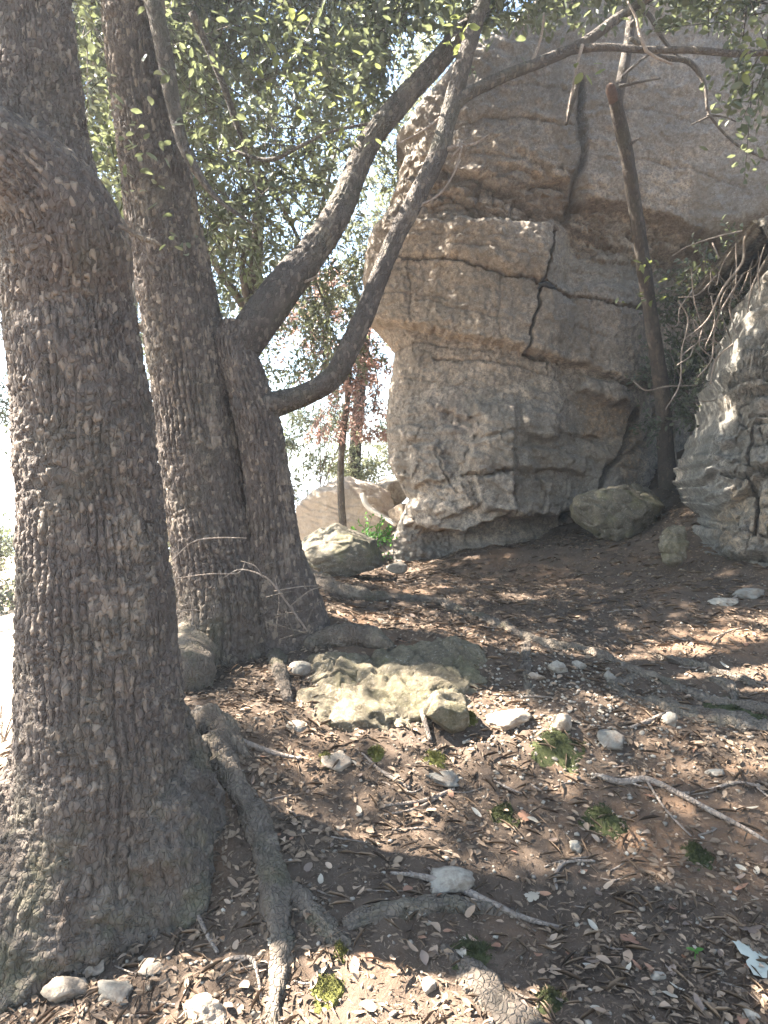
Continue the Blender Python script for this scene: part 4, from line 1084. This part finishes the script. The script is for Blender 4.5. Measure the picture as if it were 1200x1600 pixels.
def bg_tree(name, label, trunk, vols, mat, seed, leaf_len=0.065, per=11, clusters=30, group=None):
    t = thing(name, label, "tree", group=group)
    tube_obj("trunk", np.array(trunk, float), 18, 0.08, BARK2, t, lump=0.12)
    r = random.Random(seed)
    top = trunk[-1]
    for v in vols:
        a = trunk[r.randrange(len(trunk) // 2, len(trunk))]
        m = [(a[i] + v[i]) / 2 + r.uniform(-.3, .3) for i in range(3)]
        tube_obj("branch", np.array([(*a[:3], a[3] * 0.6), (*m, a[3] * 0.4), (v[0], v[1], v[2], 0.015)]), 8, 0.1, BARK2, t, lump=0.1)
    global NL
    NL += crown(t, vols, per, leaf_len, seed, mat, keep_far, clusters=clusters)
    return t
bg_tree("evergreen_tree", "dense dark green oak whose crown fills the space behind the leaning oak", [(-1.7, 9.4, 0.2, .14), (-1.8, 9.3, 1.8, .12), (-1.6, 9.2, 3.6, .1), (-1.5, 9.3, 5.4, .06)],
        [(-1.7, 9.3, 4.6, 1.5, 1.2, 1.3, 360), (-0.6, 9.6, 5.8, 1.5, 1.2, 1.3, 350), (-2.6, 9.6, 6.2, 1.6, 1.2, 1.3, 330), (-0.75, 9.8, 3.9, 0.8, 0.7, 0.9, 260), (-2.0, 9.6, 3.2, 0.9, 0.8, 0.6, 130), (-2.5, 8.9, 5.7, 0.9, 0.7, 0.8, 200)], LEAF, 511)
bg_tree("evergreen_tree", "tall grey green oak standing further back behind the two trunks", [(-4.4, 12.6, -0.4, .16), (-4.3, 12.5, 2.0, .13), (-4.2, 12.6, 4.2, .1), (-4.0, 12.6, 7, .05)],
        [(-4.2, 12.6, 6.0, 2.4, 1.6, 1.8, 600), (-2.4, 13.0, 7.6, 2.2, 1.6, 1.7, 420), (-3.2, 12.6, 4.2, 1.2, 1.0, 0.8, 320), (-5.6, 12.4, 8.2, 2.0, 1.6, 1.6, 700)], LEAF, 512)
bg_tree("evergreen_tree", "pale sunny oak growing against the upper edge of the cliff", [(-0.6, 13.5, 0.4, .13), (-0.5, 13.4, 2.4, .11), (-0.3, 13.4, 4.4, .08), (0.1, 13.4, 6.5, .05)],
        [(1.3, 12.4, 8.6, 1.5, 1.0, 1.2, 420), (0.1, 13.4, 6.2, 1.6, 1.2, 1.5, 400), (0.9, 13.6, 8.0, 1.8, 1.2, 1.5, 500), (-1.2, 13.6, 5.0, 1.2, 1.0, 1.0, 350)], LEAFF, 513)
bg_tree("copper_tree", "tree with copper red leaves beside the edge of the cliff", [(-0.55, 10.8, 0.4, .06), (-0.62, 10.8, 1.8, .05), (-0.5, 10.7, 3.0, .04), (-0.45, 10.7, 4.0, .02)],
        [(-0.42, 10.7, 3.1, 0.6, 0.5, 0.9, 190), (-0.85, 10.7, 3.9, 0.6, 0.5, 0.7, 110), (-0.15, 10.9, 2.7, 0.35, 0.4, 0.5, 70)], LEAFR, 514, 0.07, 9, 14)

def shrub(label, vols, mat, seed, name="shrub", leaf_len=0.06, per=10, clusters=14, group=None):
    global NL
    t = thing(name, label, "shrub", group=group)
    r = random.Random(seed)
    for v in vols[:3]:
        for _ in range(3):
            b = (v[0] + r.uniform(-.15, .15), v[1] + r.uniform(-.15, .15))
            z = float(gz(np.array([b[0]]), np.array([b[1]]))[0]) - 0.05
            tube_obj("stem", np.array([(*b, z, .018), (b[0] + r.uniform(-.2, .2) * v[3], b[1], (z + v[2]) / 2, .014), (v[0] + r.uniform(-.7, .7) * v[3], v[1] + r.uniform(-.5, .5) * v[4], v[2] + 0.5 * v[5], .005)]), 6, 0.06, TWIGM, t, lump=0.1)
    NL += crown(t, vols, per, leaf_len, seed, mat, None, clusters=clusters, droop=0.25)
shrub("round sunny green shrub beyond the tan boulder beside the cliff", [(-0.15, 13.6, 2.2, 0.75, 0.7, 0.95, 420), (-0.7, 13.8, 1.7, 0.5, 0.5, 0.5, 120)], LEAFF, 521)
shrub("pale sunny shrub behind the forked stem of the leaning oak", [(-1.55, 12.6, 1.5, 0.8, 0.6, 0.85, 330), (-1.0, 12.4, 2.6, 0.8, 0.6, 0.6, 200)], LEAFF, 522)
shrub("sunny scrub seen in the slit between the two trunks", [(-3.3, 11.0, 1.4, 0.8, 0.7, 1.2, 300), (-3.0, 11.2, 3.2, 0.6, 0.6, 0.8, 140)], LEAFF, 523)
shrub("low bright green scrub beside the sandy path", [(-8.2, 15.5, -0.1, 1.6, 1.2, 0.7, 420), (-10.5, 16.5, 0.1, 1.6, 1.2, 0.9, 300)], LEAFF, 524)
shrub("leafy shrub edge hanging at the left of the thick trunk", [(-4.9, 8.6, 2.5, 0.7, 0.7, 0.9, 230), (-5.6, 8.8, 3.4, 0.9, 0.7, 0.7, 200)], LEAF, 525)
shrub("grey green bush at the edge of the sandy path", [(-5.0, 9.8, 0.35, 0.75, 0.6, 0.6, 260), (-6.2, 10.6, 0.5, 0.9, 0.7, 0.7, 240)], LEAF, 528)
drybush = thing("dry_bush", "bare dry bush beside the sandy path", "bush")
rd = random.Random(3)
for i in range(16):
    x0, y0 = rd.uniform(-2.75, -2.45), rd.uniform(4.6, 5.0)
    zb = float(gz(np.array([x0]), np.array([y0]))[0]) - 0.03
    dx, dy, hh = rd.uniform(-.35, .3), rd.uniform(-.2, .3), rd.uniform(.2, .5)
    tube_obj("twig", np.array([(x0, y0, zb, .007), (x0 + dx * .4, y0 + dy * .4, zb + hh * .6, .005), (x0 + dx, y0 + dy, zb + hh, .002)]), 6, 0.05, TWIGM, drybush, lump=0.1)
shrub("small bright fern-green plant behind the dark low boulder", [(-0.18, 8.6, 0.92, 0.2, 0.18, 0.16, 70)], GRASSM, 526, per=8, clusters=6)
# dark ivy and brambles in the corner above the pitted boulder
shrub("dark tangled ivy bush in the corner above the pitted boulder", [(3.55, 7.6, 3.2, 0.6, 0.45, 0.85, 330), (3.9, 7.1, 2.9, 0.5, 0.4, 0.7, 200), (3.2, 7.9, 2.6, 0.4, 0.3, 0.6, 180), (3.35, 7.3, 2.3, 0.4, 0.35, 0.5, 140)], LEAF, 527, per=9)

# leaves one can pick out singly: leaves at the top coloured as backlit, sprays by the trunks and at the right edge
LEAF12 = np.array([(0, 0, 0), (-0.22, 0.12, .04), (-0.36, 0.32, .07), (-0.36, 0.55, .07), (-0.22, 0.80, .02), (0, 1, -.08), (0.22, 0.80, .02), (0.36, 0.55, .07), (0.36, 0.32, .07), (0.22, 0.12, .04), (0, 0.32, 0), (0, 0.55, 0), (0, 0.8, -.03)], float)
T12 = [(0, 10, 1), (1, 10, 2), (2, 10, 11), (2, 11, 3), (3, 11, 12), (3, 12, 4), (4, 12, 5), (0, 9, 10), (9, 8, 10), (8, 11, 10), (8, 7, 11), (7, 12, 11), (7, 6, 12), (6, 5, 12)]
def leaf_mesh(name, mat, curl=0.0, wid=0.62, ragged=0.0, seed=0):
    v = LEAF12.copy()
    r = np.random.default_rng(seed)
    v[:, 0] *= wid
    v[:, 2] += curl * (v[:, 1] - 0.45) ** 2 + 0.6 * abs(curl) * v[:, 0] ** 2
    v += r.normal(size=v.shape) * ragged
    me = mesh(name, v, None, T12, attrs={'tone': np.zeros(len(v))})
    me.materials.append(mat)
    return me
LM = {'g': [leaf_mesh("leaf", LEAF, c, w, .015, i) for i, (c, w) in enumerate([(.2, .6), (-.3, .7), (.4, .75)])],
      'y': [leaf_mesh("leaf", LEAFY, c, w, .015, i + 5) for i, (c, w) in enumerate([(.2, .6), (-.3, .7), (.4, .75)])]}
def place_leaf(parent, p, size, kind):
    o = link("leaf", random.choice(LM[kind]), None, parent)
    o.location = p
    o.scale = (size, size, size)
    o.rotation_euler = (random.uniform(-1.1, .7), random.uniform(-.7, .7), random.uniform(0, 6.3))
def leaf_cloud(parent, px, py, Y, sx, sy, sy_d, n, kind, size=0.065):
    for _ in range(n):
        p = P(random.gauss(px, sx), random.gauss(py, sy), Y + random.gauss(0, sy_d))
        place_leaf(parent, p, size * random.uniform(0.7, 1.25) * (1.1 if kind == 'y' else 1.0), kind)
for a in [(470, 70, 4.6, 40, 40, .15, 22, 'y'), (540, 100, 4.7, 40, 45, .15, 15, 'y'), (420, 30, 4.7, 30, 25, .1, 9, 'y'), (500, 80, 4.7, 60, 50, .15, 24, 'g'), (450, 130, 4.6, 18, 16, .1, 10, 'y'), (560, 215, 4.9, 20, 10, .1, 10, 'y'), (715, 60, 4.5, 14, 26, .1, 12, 'y'), (640, 30, 4.7, 50, 30, .15, 22, 'g'), (820, 30, 4.7, 50, 30, .15, 26, 'g'),
          (150, 160, 4.1, 20, 45, .08, 24, 'g'), (215, 225, 4.2, 35, 22, .08, 18, 'g'), (250, 130, 4.2, 30, 60, .08, 16, 'g'), (280, 375, 4.25, 18, 14, .06, 9, 'g'), (230, 290, 4.25, 20, 20, .05, 8, 'g'), (190, 470, 4.1, 8, 12, .05, 5, 'g'), (350, 40, 4.6, 40, 30, .1, 18, 'g')]:
    leaf_cloud(oak2, *a)
for a in [(1165, 60, 4.5, 25, 30, .12, 20, 'g'), (1160, 90, 4.5, 16, 20, .1, 10, 'y'), (1165, 190, 4.6, 25, 35, .12, 22, 'g'), (1120, 150, 4.6, 18, 22, .1, 8, 'g'), (1100, 20, 4.7, 60, 20, .12, 26, 'g'), (925, 112, 4.6, 12, 10, .06, 5, 'y'), (960, 20, 4.8, 50, 20, .1, 22, 'g'), (1175, 245, 4.5, 14, 16, .1, 8, 'g')]:
    leaf_cloud(br_b4, *a)
for a in [(1010, 408, 7.2, 10, 8, .05, 6, 'y'), (1045, 440, 7.2, 12, 7, .05, 7, 'y'), (1110, 420, 6.9, 14, 6, .05, 7, 'y'), (1005, 470, 7.2, 20, 5, .05, 8, 'y')]:
    leaf_cloud(slim, *a, size=0.075)

# bare vines in the corner
vine = thing("bare_vine", "tangle of bare grey vines and brambles hanging over the pitted boulder", "vine")
for rows, d in [([(1195, 345, 8), (1165, 370, 7), (1160, 410, 7), (1130, 450, 6), (1105, 500, 5), (1070, 530, 3)], 6.2), ([(1165, 360, 5), (1120, 370, 4), (1075, 385, 3), (1050, 400, 2)], 6.3), ([(1200, 400, 6), (1175, 450, 5), (1160, 520, 4), (1120, 560, 4), (1110, 600, 4)], 6.2),
                ([(1060, 470, 4), (1075, 500, 4), (1065, 550, 4), (1062, 600, 4), (1040, 640, 3)], 6.5), ([(990, 596, 4), (1010, 610, 4), (1040, 604, 4), (1090, 602, 3)], 7.2), ([(1120, 430, 4), (1090, 460, 3), (1060, 465, 2)], 6.3), ([(1160, 430, 5), (1120, 500, 4), (1112, 560, 4), (1090, 590, 3)], 6.3),
                ([(1130, 540, 4), (1100, 530, 3), (1060, 560, 3)], 6.4), ([(1196, 380, 4), (1185, 420, 4), (1188, 470, 3)], 6.1), ([(1080, 420, 3), (1085, 470, 3), (1100, 520, 3)], 6.5), ([(1150, 380, 4), (1150, 440, 3), (1140, 480, 3), (1150, 520, 3)], 6.3)]:
    tube_obj("stem", pxpath([(q_[0], q_[1], q_[2] * 0.62) for q_ in rows], d), 8, 0.02, TWIGM, vine, lump=0.2)
rv = random.Random(12)
for i in range(34):
    x0, y0 = rv.uniform(1060, 1200), rv.uniform(360, 560)
    L = rv.uniform(40, 120); a_ = rv.uniform(0.9, 2.4); d_ = rv.uniform(6.2, 6.9)
    tube_obj("stem", pxpath([(x0, y0, 2.4), (x0 + L * .4 * math.cos(a_) + rv.uniform(-14, 14), y0 + L * .4 * math.sin(a_), 2.2), (x0 + L * .75 * math.cos(a_) + rv.uniform(-18, 18), y0 + L * .75 * math.sin(a_), 1.8), (x0 + L * math.cos(a_), y0 + L * math.sin(a_) * .8, 1)], d_), 5, 0.04, TWIGM if i % 3 else BARK2, vine)
tube_obj("fallen_branch", pxpath([(566, 772, 9, 10.6), (575, 792, 9, 10.5), (600, 808, 8, 10.4), (618, 820, 6, 10.3)]), 10, 0.03, DEADWOOD, None, lump=0.1, props={'label': "white sunlit dead branch leaning on the tan boulder", 'category': "branch"})
# the black strap of a climbing anchor jammed in the joint
an = P(852, 447, 7.95)
tube_obj("anchor_strap", np.array([(an[0] - .10, an[1] + .12, an[2] + .0, .022), (an[0] - .02, an[1] - .02, an[2] + .015, .028), (an[0] + .05, an[1] - .03, an[2] - .01, .026), (an[0] + .11, an[1] + .08, an[2] - .01, .02)]), 12, 0.01, BLACKNYL, None, lump=0.25, props={'label': "black strap jammed where two joints of the cliff cross", 'category': "strap"})

# ------------------------------------------------------------------ litter
def ground_normal(x, y):
    e = 0.03
    zx = (gz(x + e, y) - gz(x - e, y)) / (2 * e); zy = (gz(x, y + e) - gz(x, y - e)) / (2 * e)
    n = np.stack([-zx, -zy, np.ones_like(zx)], -1)
    return n / np.linalg.norm(n, axis=1, keepdims=True)
def litter(name, n, lmin, lmax, wr, mat, seed, label=None, lift=0.006, tilt=0.35):
    r = np.random.default_rng(seed)
    y = 1.6 + 7.2 * r.random(n * 4) ** 1.35
    x = (r.random(n * 4) - 0.5) * (1.5 + y * 1.12) + 0.1 * y
    dens = 0.5 + 0.5 * vnoise(np.stack([x * 1.7, y * 1.7, x * 0], -1), seed)
    dens = 0.6 * dens + 0.4 * (0.5 + 0.5 * vnoise(np.stack([x * 5.5, y * 5.5, x * 0], -1), seed + 1))
    ok = (r.random(n * 4) < 0.06 + 1.5 * (dens - 0.22)) & (x > -2.2)
    x, y = x[ok][:n], y[ok][:n]
    nn = ground_normal(x, y)
    a = r.random(len(x)) * 2 * np.pi
    d = np.stack([np.cos(a), np.sin(a), r.normal(size=len(x)) * tilt], -1)
    d = d - nn * ((d * nn).sum(1) * 0.75)[:, None]
    nr = nn + r.normal(size=nn.shape) * tilt
    L = lmin + (lmax - lmin) * r.random(len(x)) ** 1.5
    pos = np.stack([x, y, gz(x, y) + lift + r.random(len(x)) * lift * 1.5], -1)
    link(name, leaves_mesh(name, pos, d, nr, L, L * r.uniform(wr[0], wr[1], len(x)), np.clip(r.random(len(x)) ** 1.7, 0, .999), simple=lmax < 0.04), mat, None, kind="stuff", label=label, category="litter")
litter("leaf_litter", 30000, 0.010, 0.048, (0.35, 0.75), LITTER, 601, "dry brown leaf litter covering the soil")
litter("litter_crumbs", 42000, 0.006, 0.03, (0.15, 0.6), LITTER, 602, "fine broken leaf crumbs and needles on the soil", 0.004, 0.5)
litter("dry_needles", 9000, 0.02, 0.11, (0.035, 0.08), LITTER, 603, "thin dry needles, stalks and rootlets strewn over the soil", 0.008, 0.25)
# gravel crumbs
r = np.random.default_rng(610)
ng = 5200
y = 1.7 + 5.0 * r.random(ng) ** 1.3; x = (r.random(ng) - 0.45) * (1.4 + y * 1.1)
bank = np.exp(-(((x - 0.9) / 0.75) ** 2 + ((y - 3.75) / 0.5) ** 2)); foot = np.exp(-(((x + 1.0) / 0.5) ** 2 + ((y - 2.3) / 0.25) ** 2))
ok = (r.random(ng) < 0.42 + bank + foot) & (x > -1.9)
x, y = x[ok], y[ok]
xb = r.normal(0.85, 0.38, 900); yb = r.normal(3.7, 0.28, 900)
x = np.concatenate([x, xb]); y = np.concatenate([y, yb])
iv, if_ = ico(1)
sz = r.uniform(0.003, 0.009, len(x)) * (1 + 0.5 * r.random(len(x)))
v = iv[None] * (1 + 0.25 * r.normal(size=(len(x), len(iv), 1))) * sz[:, None, None] * np.array([1, 1, .7]) + np.stack([x, y, gz(x, y) + sz * 0.4], -1)[:, None]
f = (if_[None] + (np.arange(len(x)) * len(iv))[:, None, None]).reshape(-1, 3)
link("gravel", mesh("gravel", v.reshape(-1, 3), None, f, smooth=False, attrs={'tone': np.repeat(r.random(len(x)), len(iv))}), GRAVELM, None, kind="stuff", label="fine pale gravel in the stony bank and soil", category="gravel")

# 280 leaves that lie singly on top
FL = [[leaf_mesh("fallen_leaf", m, c, w, 0.02, 40 + i) for i, (c, w) in enumerate([(.5, .62), (-.6, .7), (.9, .55), (.25, .85)])] for m in DEAD]
names = [("dry tan oak leaf lying curled on the litter", "dry tan leaves"), ("bleached pale leaf lying on dark litter", "bleached pale leaves"), ("russet dead leaf lying on the litter", "russet dead leaves"), ("dull brown oak leaf lying on the litter", "dull brown leaves")]
pts = []
while len(pts) < 285:
    u = random.random()
    if u < 0.72: px, py = random.uniform(340, 1198), 1180 + 415 * random.random() ** 0.8
    elif u < 0.84: px, py = random.uniform(380, 660), random.uniform(945, 1020)
    elif u < 0.93: px, py = random.uniform(640, 1190), random.uniform(930, 1180)
    else: px, py = random.uniform(60, 420), random.uniform(1490, 1595)
    if 455 < px < 790 and 1010 < py < 1165: continue
    pts.append((px, py))
gpnt = G([p[0] for p in pts], [p[1] for p in pts]); gn = ground_normal(gpnt[:, 0], gpnt[:, 1])
for p, nn in zip(gpnt, gn):
    k = random.choices((0, 1, 2, 3), (0.42, 0.16, 0.14, 0.28))[0]
    o = link("fallen_leaf", random.choice(FL[k]), None, None, label=names[k][0], category="leaf", group=names[k][1])
    q = Vector(nn).to_track_quat('Z', 'Y').to_euler()
    s = random.uniform(0.026, 0.058)
    o.location = p + np.array([0, 0, 0.010]); o.scale = (s, s, s)
    o.rotation_euler = (q.x + random.uniform(-.35, .35), q.y + random.uniform(-.35, .35), random.uniform(0, 6.3))

# lobed leaves (plane or maple)
def lobed(name, mat, seed):
    r = random.Random(seed)
    n = 40
    v = [(0, 0, 0)]
    for i in range(n):
        a = i / n * 2 * math.pi
        lob = 0.62 + 0.38 * abs(math.cos(2.5 * a)) ** 0.7 + 0.07 * math.cos(15 * a) + r.uniform(-.04, .04)
        v.append((lob * math.sin(a), lob * math.cos(a), 0.16 * lob * math.cos(2 * a + seed) + r.uniform(-.02, .02)))
    me = mesh(name, v, None, [(0, 1 + (i + 1) % n, 1 + i) for i in range(n)], attrs={'tone': np.zeros(n + 1)})
    me.materials.append(mat)
    return me
for i, (px, py, s, m, lab) in enumerate([(1190, 1508, 0.085, PALELEAF, "large bleached lobed leaf near the green seedling"), (640 + 182, 1282, 0.035, DEAD[2], "russet lobed leaf on litter near the moss cushion"), (985, 1478, 0.035, DEAD[2], "curled russet lobed leaf among pointed oak leaves"),
                                         (1172, 1455, 0.04, DEAD[3], "greyish lobed leaf beside the large bleached leaf"), (672, 1275, 0.03, DEAD[0], "tan lobed leaf below the flat dark stone"), (832, 1408, 0.03, DEAD[1], "pale star shaped leaf beside the long twig")]):
    p = g_(px, py)
    o = link("lobed_leaf", lobed("lobed_leaf", m, i), None, None, label=lab, category="leaf")
    o.location = p + np.array([0, 0, 0.018]); o.scale = (s, s, s); o.rotation_euler = (0.25, random.uniform(-.2, .2), (1.2, 0.4, 2, 3, 4, 5)[i])
# seedling
sd = thing("seedling", "tiny bright green seedling with two leaves on dark litter", "plant")
p = g_(1086, 1503)
tube_obj("stem", np.array([(*p, .002), (p[0], p[1], p[2] + 0.02, .0018), (p[0], p[1] - .004, p[2] + 0.035, .0015)]), 6, 0.01, GRASSM, sd)
for a in (-1.35, 1.2, 3.0):
    me = leaf_mesh("leaf", GRASSM, 0.2, 0.9, 0.0, 3)
    o = link("leaf", me, None, sd); o.location = p + np.array([0, -.004, 0.034]); s = 0.03 if a < 2 else 0.02; o.scale = (s, s, s); o.rotation_euler = (0.15, 0, a)

# twigs and sticks
def stick(rows, label, lift=0.5, nseg=8, group=None, mat=None):
    rows = np.asarray(rows, float)
    p = G(rows[:, 0], rows[:, 1]); r = rows[:, 2] * 0.5 / F * p[:, 1]
    p[:, 2] += r * lift + 0.006
    o = tube_obj("stick", np.concatenate([p, r[:, None]], 1), nseg, 0.012, mat or TWIGM, None, seed=int(rows[0, 1]), lump=0.15, props={'label': label, 'category': "stick"})
    if group: o['group'] = group
    return o
stick([(610, 1368, 5), (660, 1376, 9), (720, 1394, 12), (770, 1418, 12), (820, 1440, 9), (886, 1456, 5)], "long brown stick crossing the half buried root")
stick([(930, 1212, 6), (970, 1226, 12), (1010, 1224, 10), (1060, 1242, 9), (1110, 1268, 9), (1160, 1295, 7), (1200, 1318, 6)], "long forked stick lying across the litter")
stick([(1062, 1243, 5), (1100, 1242, 6), (1150, 1228, 5), (1200, 1232, 4)], "thin side shoot of the long forked stick")
stick([(1010, 1224, 4), (1040, 1268, 4), (1080, 1310, 3)], "thin twig running down from the long forked stick")
stick([(656, 1082, 6), (656, 1110, 9), (664, 1140, 9), (672, 1165, 7)], "twig leaning on the angular block of the outcrop", 2.0)
stick([(565, 1180, 4), (595, 1208, 5), (640, 1236, 5)], "thin twig below the ridged slab")
stick([(600, 1262, 4), (660, 1252, 6), (710, 1235, 5)], "thin twig beside the flat dark stone")
stick([(700, 1240, 3), (650, 1268, 4), (600, 1278, 3)], "fine pale twig below the flat dark stone")
stick([(985, 1140, 5), (1020, 1128, 7), (1045, 1112, 5)], "short twig pointing at the upright white stone")
stick([(870, 1390, 4), (868, 1370, 6), (885, 1352, 6), (930, 1350, 4)], "curved grey twig on bare reddish soil")
stick([(300, 1415, 6), (320, 1455, 7), (340, 1490, 6)], "forked stick at the trunk base")
stick([(360, 1505, 6), (392, 1503, 7), (402, 1520, 6), (408, 1560, 4)], "curled pale rootlet beside the long root")
stick([(350, 1145, 4), (375, 1160, 8), (420, 1180, 9), (470, 1188, 5)], "sunlit reddish stick below the dark root stump")
rows_ = []
for i in range(46):
    u = random.random()
    if u < 0.6: px, py = random.uniform(380, 1180), random.uniform(1190, 1590)
    elif u < 0.8: px, py = random.uniform(640, 1180), random.uniform(930, 1150)
    else: px, py = random.uniform(100, 420), random.uniform(1500, 1590)
    a = random.uniform(-0.9, 0.9); L = random.uniform(22, 70) * (0.4 + py / 1600)
    dx, dy = math.cos(a) * L, math.sin(a) * L * 0.55
    stick([(px, py, random.uniform(1.5, 3.5)), (px + dx * .5 + random.uniform(-5, 5), py + dy * .5 + random.uniform(-5, 5), random.uniform(2, 4.5)), (px + dx, py + dy, 1.5)], "thin dry twig lying loose on the litter", 0.6, 6, "loose twigs on the litter")

# dry brush standing between the trunks
brush = thing("dry_brush", "bare twiggy brush sticking out at the foot of the leaning oak", "brush")
rb = random.Random(5)
for rows, d in [([(480, 985, 5), (440, 930, 6), (415, 900, 5), (380, 890, 3), (345, 902, 2)], 4.15), ([(255, 890, 3), (300, 850, 4), (340, 840, 4), (390, 843, 2)], 4.2), ([(250, 905, 3), (320, 900, 3), (370, 898, 3), (382, 880, 2)], 4.2), ([(262, 960, 3), (300, 955, 3), (330, 957, 2)], 4.3),
                ([(430, 920, 4), (470, 915, 3), (500, 912, 2)], 4.2), ([(450, 945, 4), (480, 925, 3), (505, 920, 2)], 4.2), ([(300, 990, 3), (303, 960, 3), (300, 930, 2)], 4.3), ([(260, 930, 3), (285, 900, 3), (290, 860, 2)], 4.4), ([(430, 985, 3), (432, 940, 3), (428, 900, 2)], 4.2), ([(415, 900, 3), (400, 884, 3), (380, 880, 2)], 4.15)]:
    tube_obj("twig", pxpath([(q_[0] + rb.uniform(-4, 4), q_[1] + rb.uniform(-4, 4), q_[2] * 0.6) for q_ in rows], d), 6, 0.02, TWIGM, brush, lump=0.3)
for i in range(15):
    x0, y0 = rb.uniform(400, 500), rb.uniform(930, 1000)
    a = rb.uniform(-2.9, -0.2); L = rb.uniform(20, 70)
    tube_obj("twig", pxpath([(x0, y0, 2.4), (x0 + L * .5 * math.cos(a) + rb.uniform(-8, 8), y0 + L * .5 * math.sin(a), 2), (x0 + L * math.cos(a), y0 + L * math.sin(a) * .9, 1)], rb.uniform(4.05, 4.3)), 5, 0.03, BARK2, brush)
for i in range(46):
    x0, y0 = rb.uniform(262, 330), rb.uniform(930, 1040)
    a = rb.uniform(-0.5, 0.5); L = rb.uniform(20, 55)
    tube_obj("twig", pxpath([(x0, y0, 2.2), (x0 + L * .5, y0 - a * L * .5 - 4, 2), (x0 + L, y0 - a * L, 1)], rb.uniform(4.3, 5.1)), 5, 0.03, TWIGM, brush)

# moss cushions
def moss(px, py, w, mat, label, seed):
    p = g_(px, py); k = p[1] / F
    nr_, na = 16, 48
    rr = np.linspace(0.02, 1.25, nr_)[:, None]; aa = (np.arange(na) / na * 2 * np.pi)[None]
    X_, Y_ = rr * np.cos(aa), rr * np.sin(aa)
    q_ = np.stack([X_, Y_, 0 * X_ + seed], -1)
    prof = 1 - (rr * (1 + 0.45 * fbm(q_ * 1.6, 3, seed))) ** 2
    zz = 0.022 * prof + 0.010 * fbm(q_ * 5, 3, seed + 1) + 0.006 * fbm(q_ * 16, 2, seed + 2) - 0.002
    xs_, ys_ = X_ * w * k * 0.55, Y_ * w * k * 0.62
    u = np.stack([xs_, ys_, zz + gz(p[0] + xs_, p[1] + ys_) - p[2]], -1).reshape(-1, 3)
    f = grid_quads(nr_, na, True)
    rm_ = np.random.default_rng(seed)
    pick = rm_.integers(0, len(u), 900)
    pick = pick[(zz.reshape(-1)[pick] > 0.001)]
    nb_ = len(pick)
    bl = leaves_mesh("moss_leaves", u[pick] + rm_.normal(size=(nb_, 3)) * np.array([.004, .004, .001]), np.stack([rm_.normal(size=nb_) * .6, rm_.normal(size=nb_) * .6, np.ones(nb_)], -1), rm_.normal(size=(nb_, 3)), rm_.uniform(.006, .014, nb_), rm_.uniform(.003, .006, nb_), rm_.random(nb_), True)
    o = link("moss_cushion", mesh("moss_cushion", u, f, None), mat, None, label=label, category="moss")
    link("moss_leaves", bl, mat, o, kind="stuff")
    o.location = p
for i, (px, py, w, m, lab) in enumerate([(510, 1548, 46, MOSSY, "bright yellow moss cushion in the sunny patch beside the long root"), (532, 1490, 20, MOSSY, "tiny yellow moss tuft at the end of the side root"), (945, 1282, 62, MOSS, "dark green moss cushion on bare reddish soil"), (785, 1275, 40, MOSS, "flat dark moss patch among oak leaves"), (740, 1495, 66, MOSS, "green moss at the top of the broad flat root"),
                                         (860, 1565, 46, MOSS, "dark moss patch beside the broad flat root"), (680, 1188, 34, MOSSY, "sunlit moss tuft below the angular block"), (1150, 1112, 80, MOSS, "green moss on the long ridge root"), (585, 1178, 26, MOSSY, "small moss tuft under the ridged slab"), (1090, 1340, 40, MOSS, "olive moss patch on soil near the pale chips"), (515, 1190, 30, MOSSY, "moss tuft on the low stone under the slab"), (870, 1165, 70, MOSS, "olive moss beside the rounded cream stone"), (735, 1125, 22, MOSSY, "moss tuft beside the angular sunlit block")]):
    moss(px, py, w, m, lab, 70 + i)
# ------------------------------------------------------------------ haze in the air, also added in place of the lens flare veil
hz = bpy.data.materials.new("flare_haze"); hz.use_nodes = True
hn = hz.node_tree.nodes; hn.clear()
ho = hn.new("ShaderNodeOutputMaterial"); pv = hn.new("ShaderNodeVolumePrincipled")
pv.inputs['Color'].default_value = (0.80, 0.90, 1.0, 1); pv.inputs['Density'].default_value = 0.0027; pv.inputs['Anisotropy'].default_value = 0.4
hz.node_tree.links.new(pv.outputs[0], ho.inputs['Volume'])
hv = np.array([(x, y, z) for z in (-36.0, 14.0) for y in (-450.0, 2000.0) for x in (-2000.0, 2000.0)])
link("haze", mesh("haze", hv, [(0, 2, 3, 1), (4, 5, 7, 6), (0, 1, 5, 4), (2, 6, 7, 3), (0, 4, 6, 2), (1, 3, 7, 5)], smooth=False), hz, kind="stuff", label="pale haze in the air, also standing in for lens flare", category="haze")
print("leaves", NL, "objects", len(bpy.data.objects), "tris", sum(len(m.loops) - 2 * len(m.polygons) for m in bpy.data.meshes))
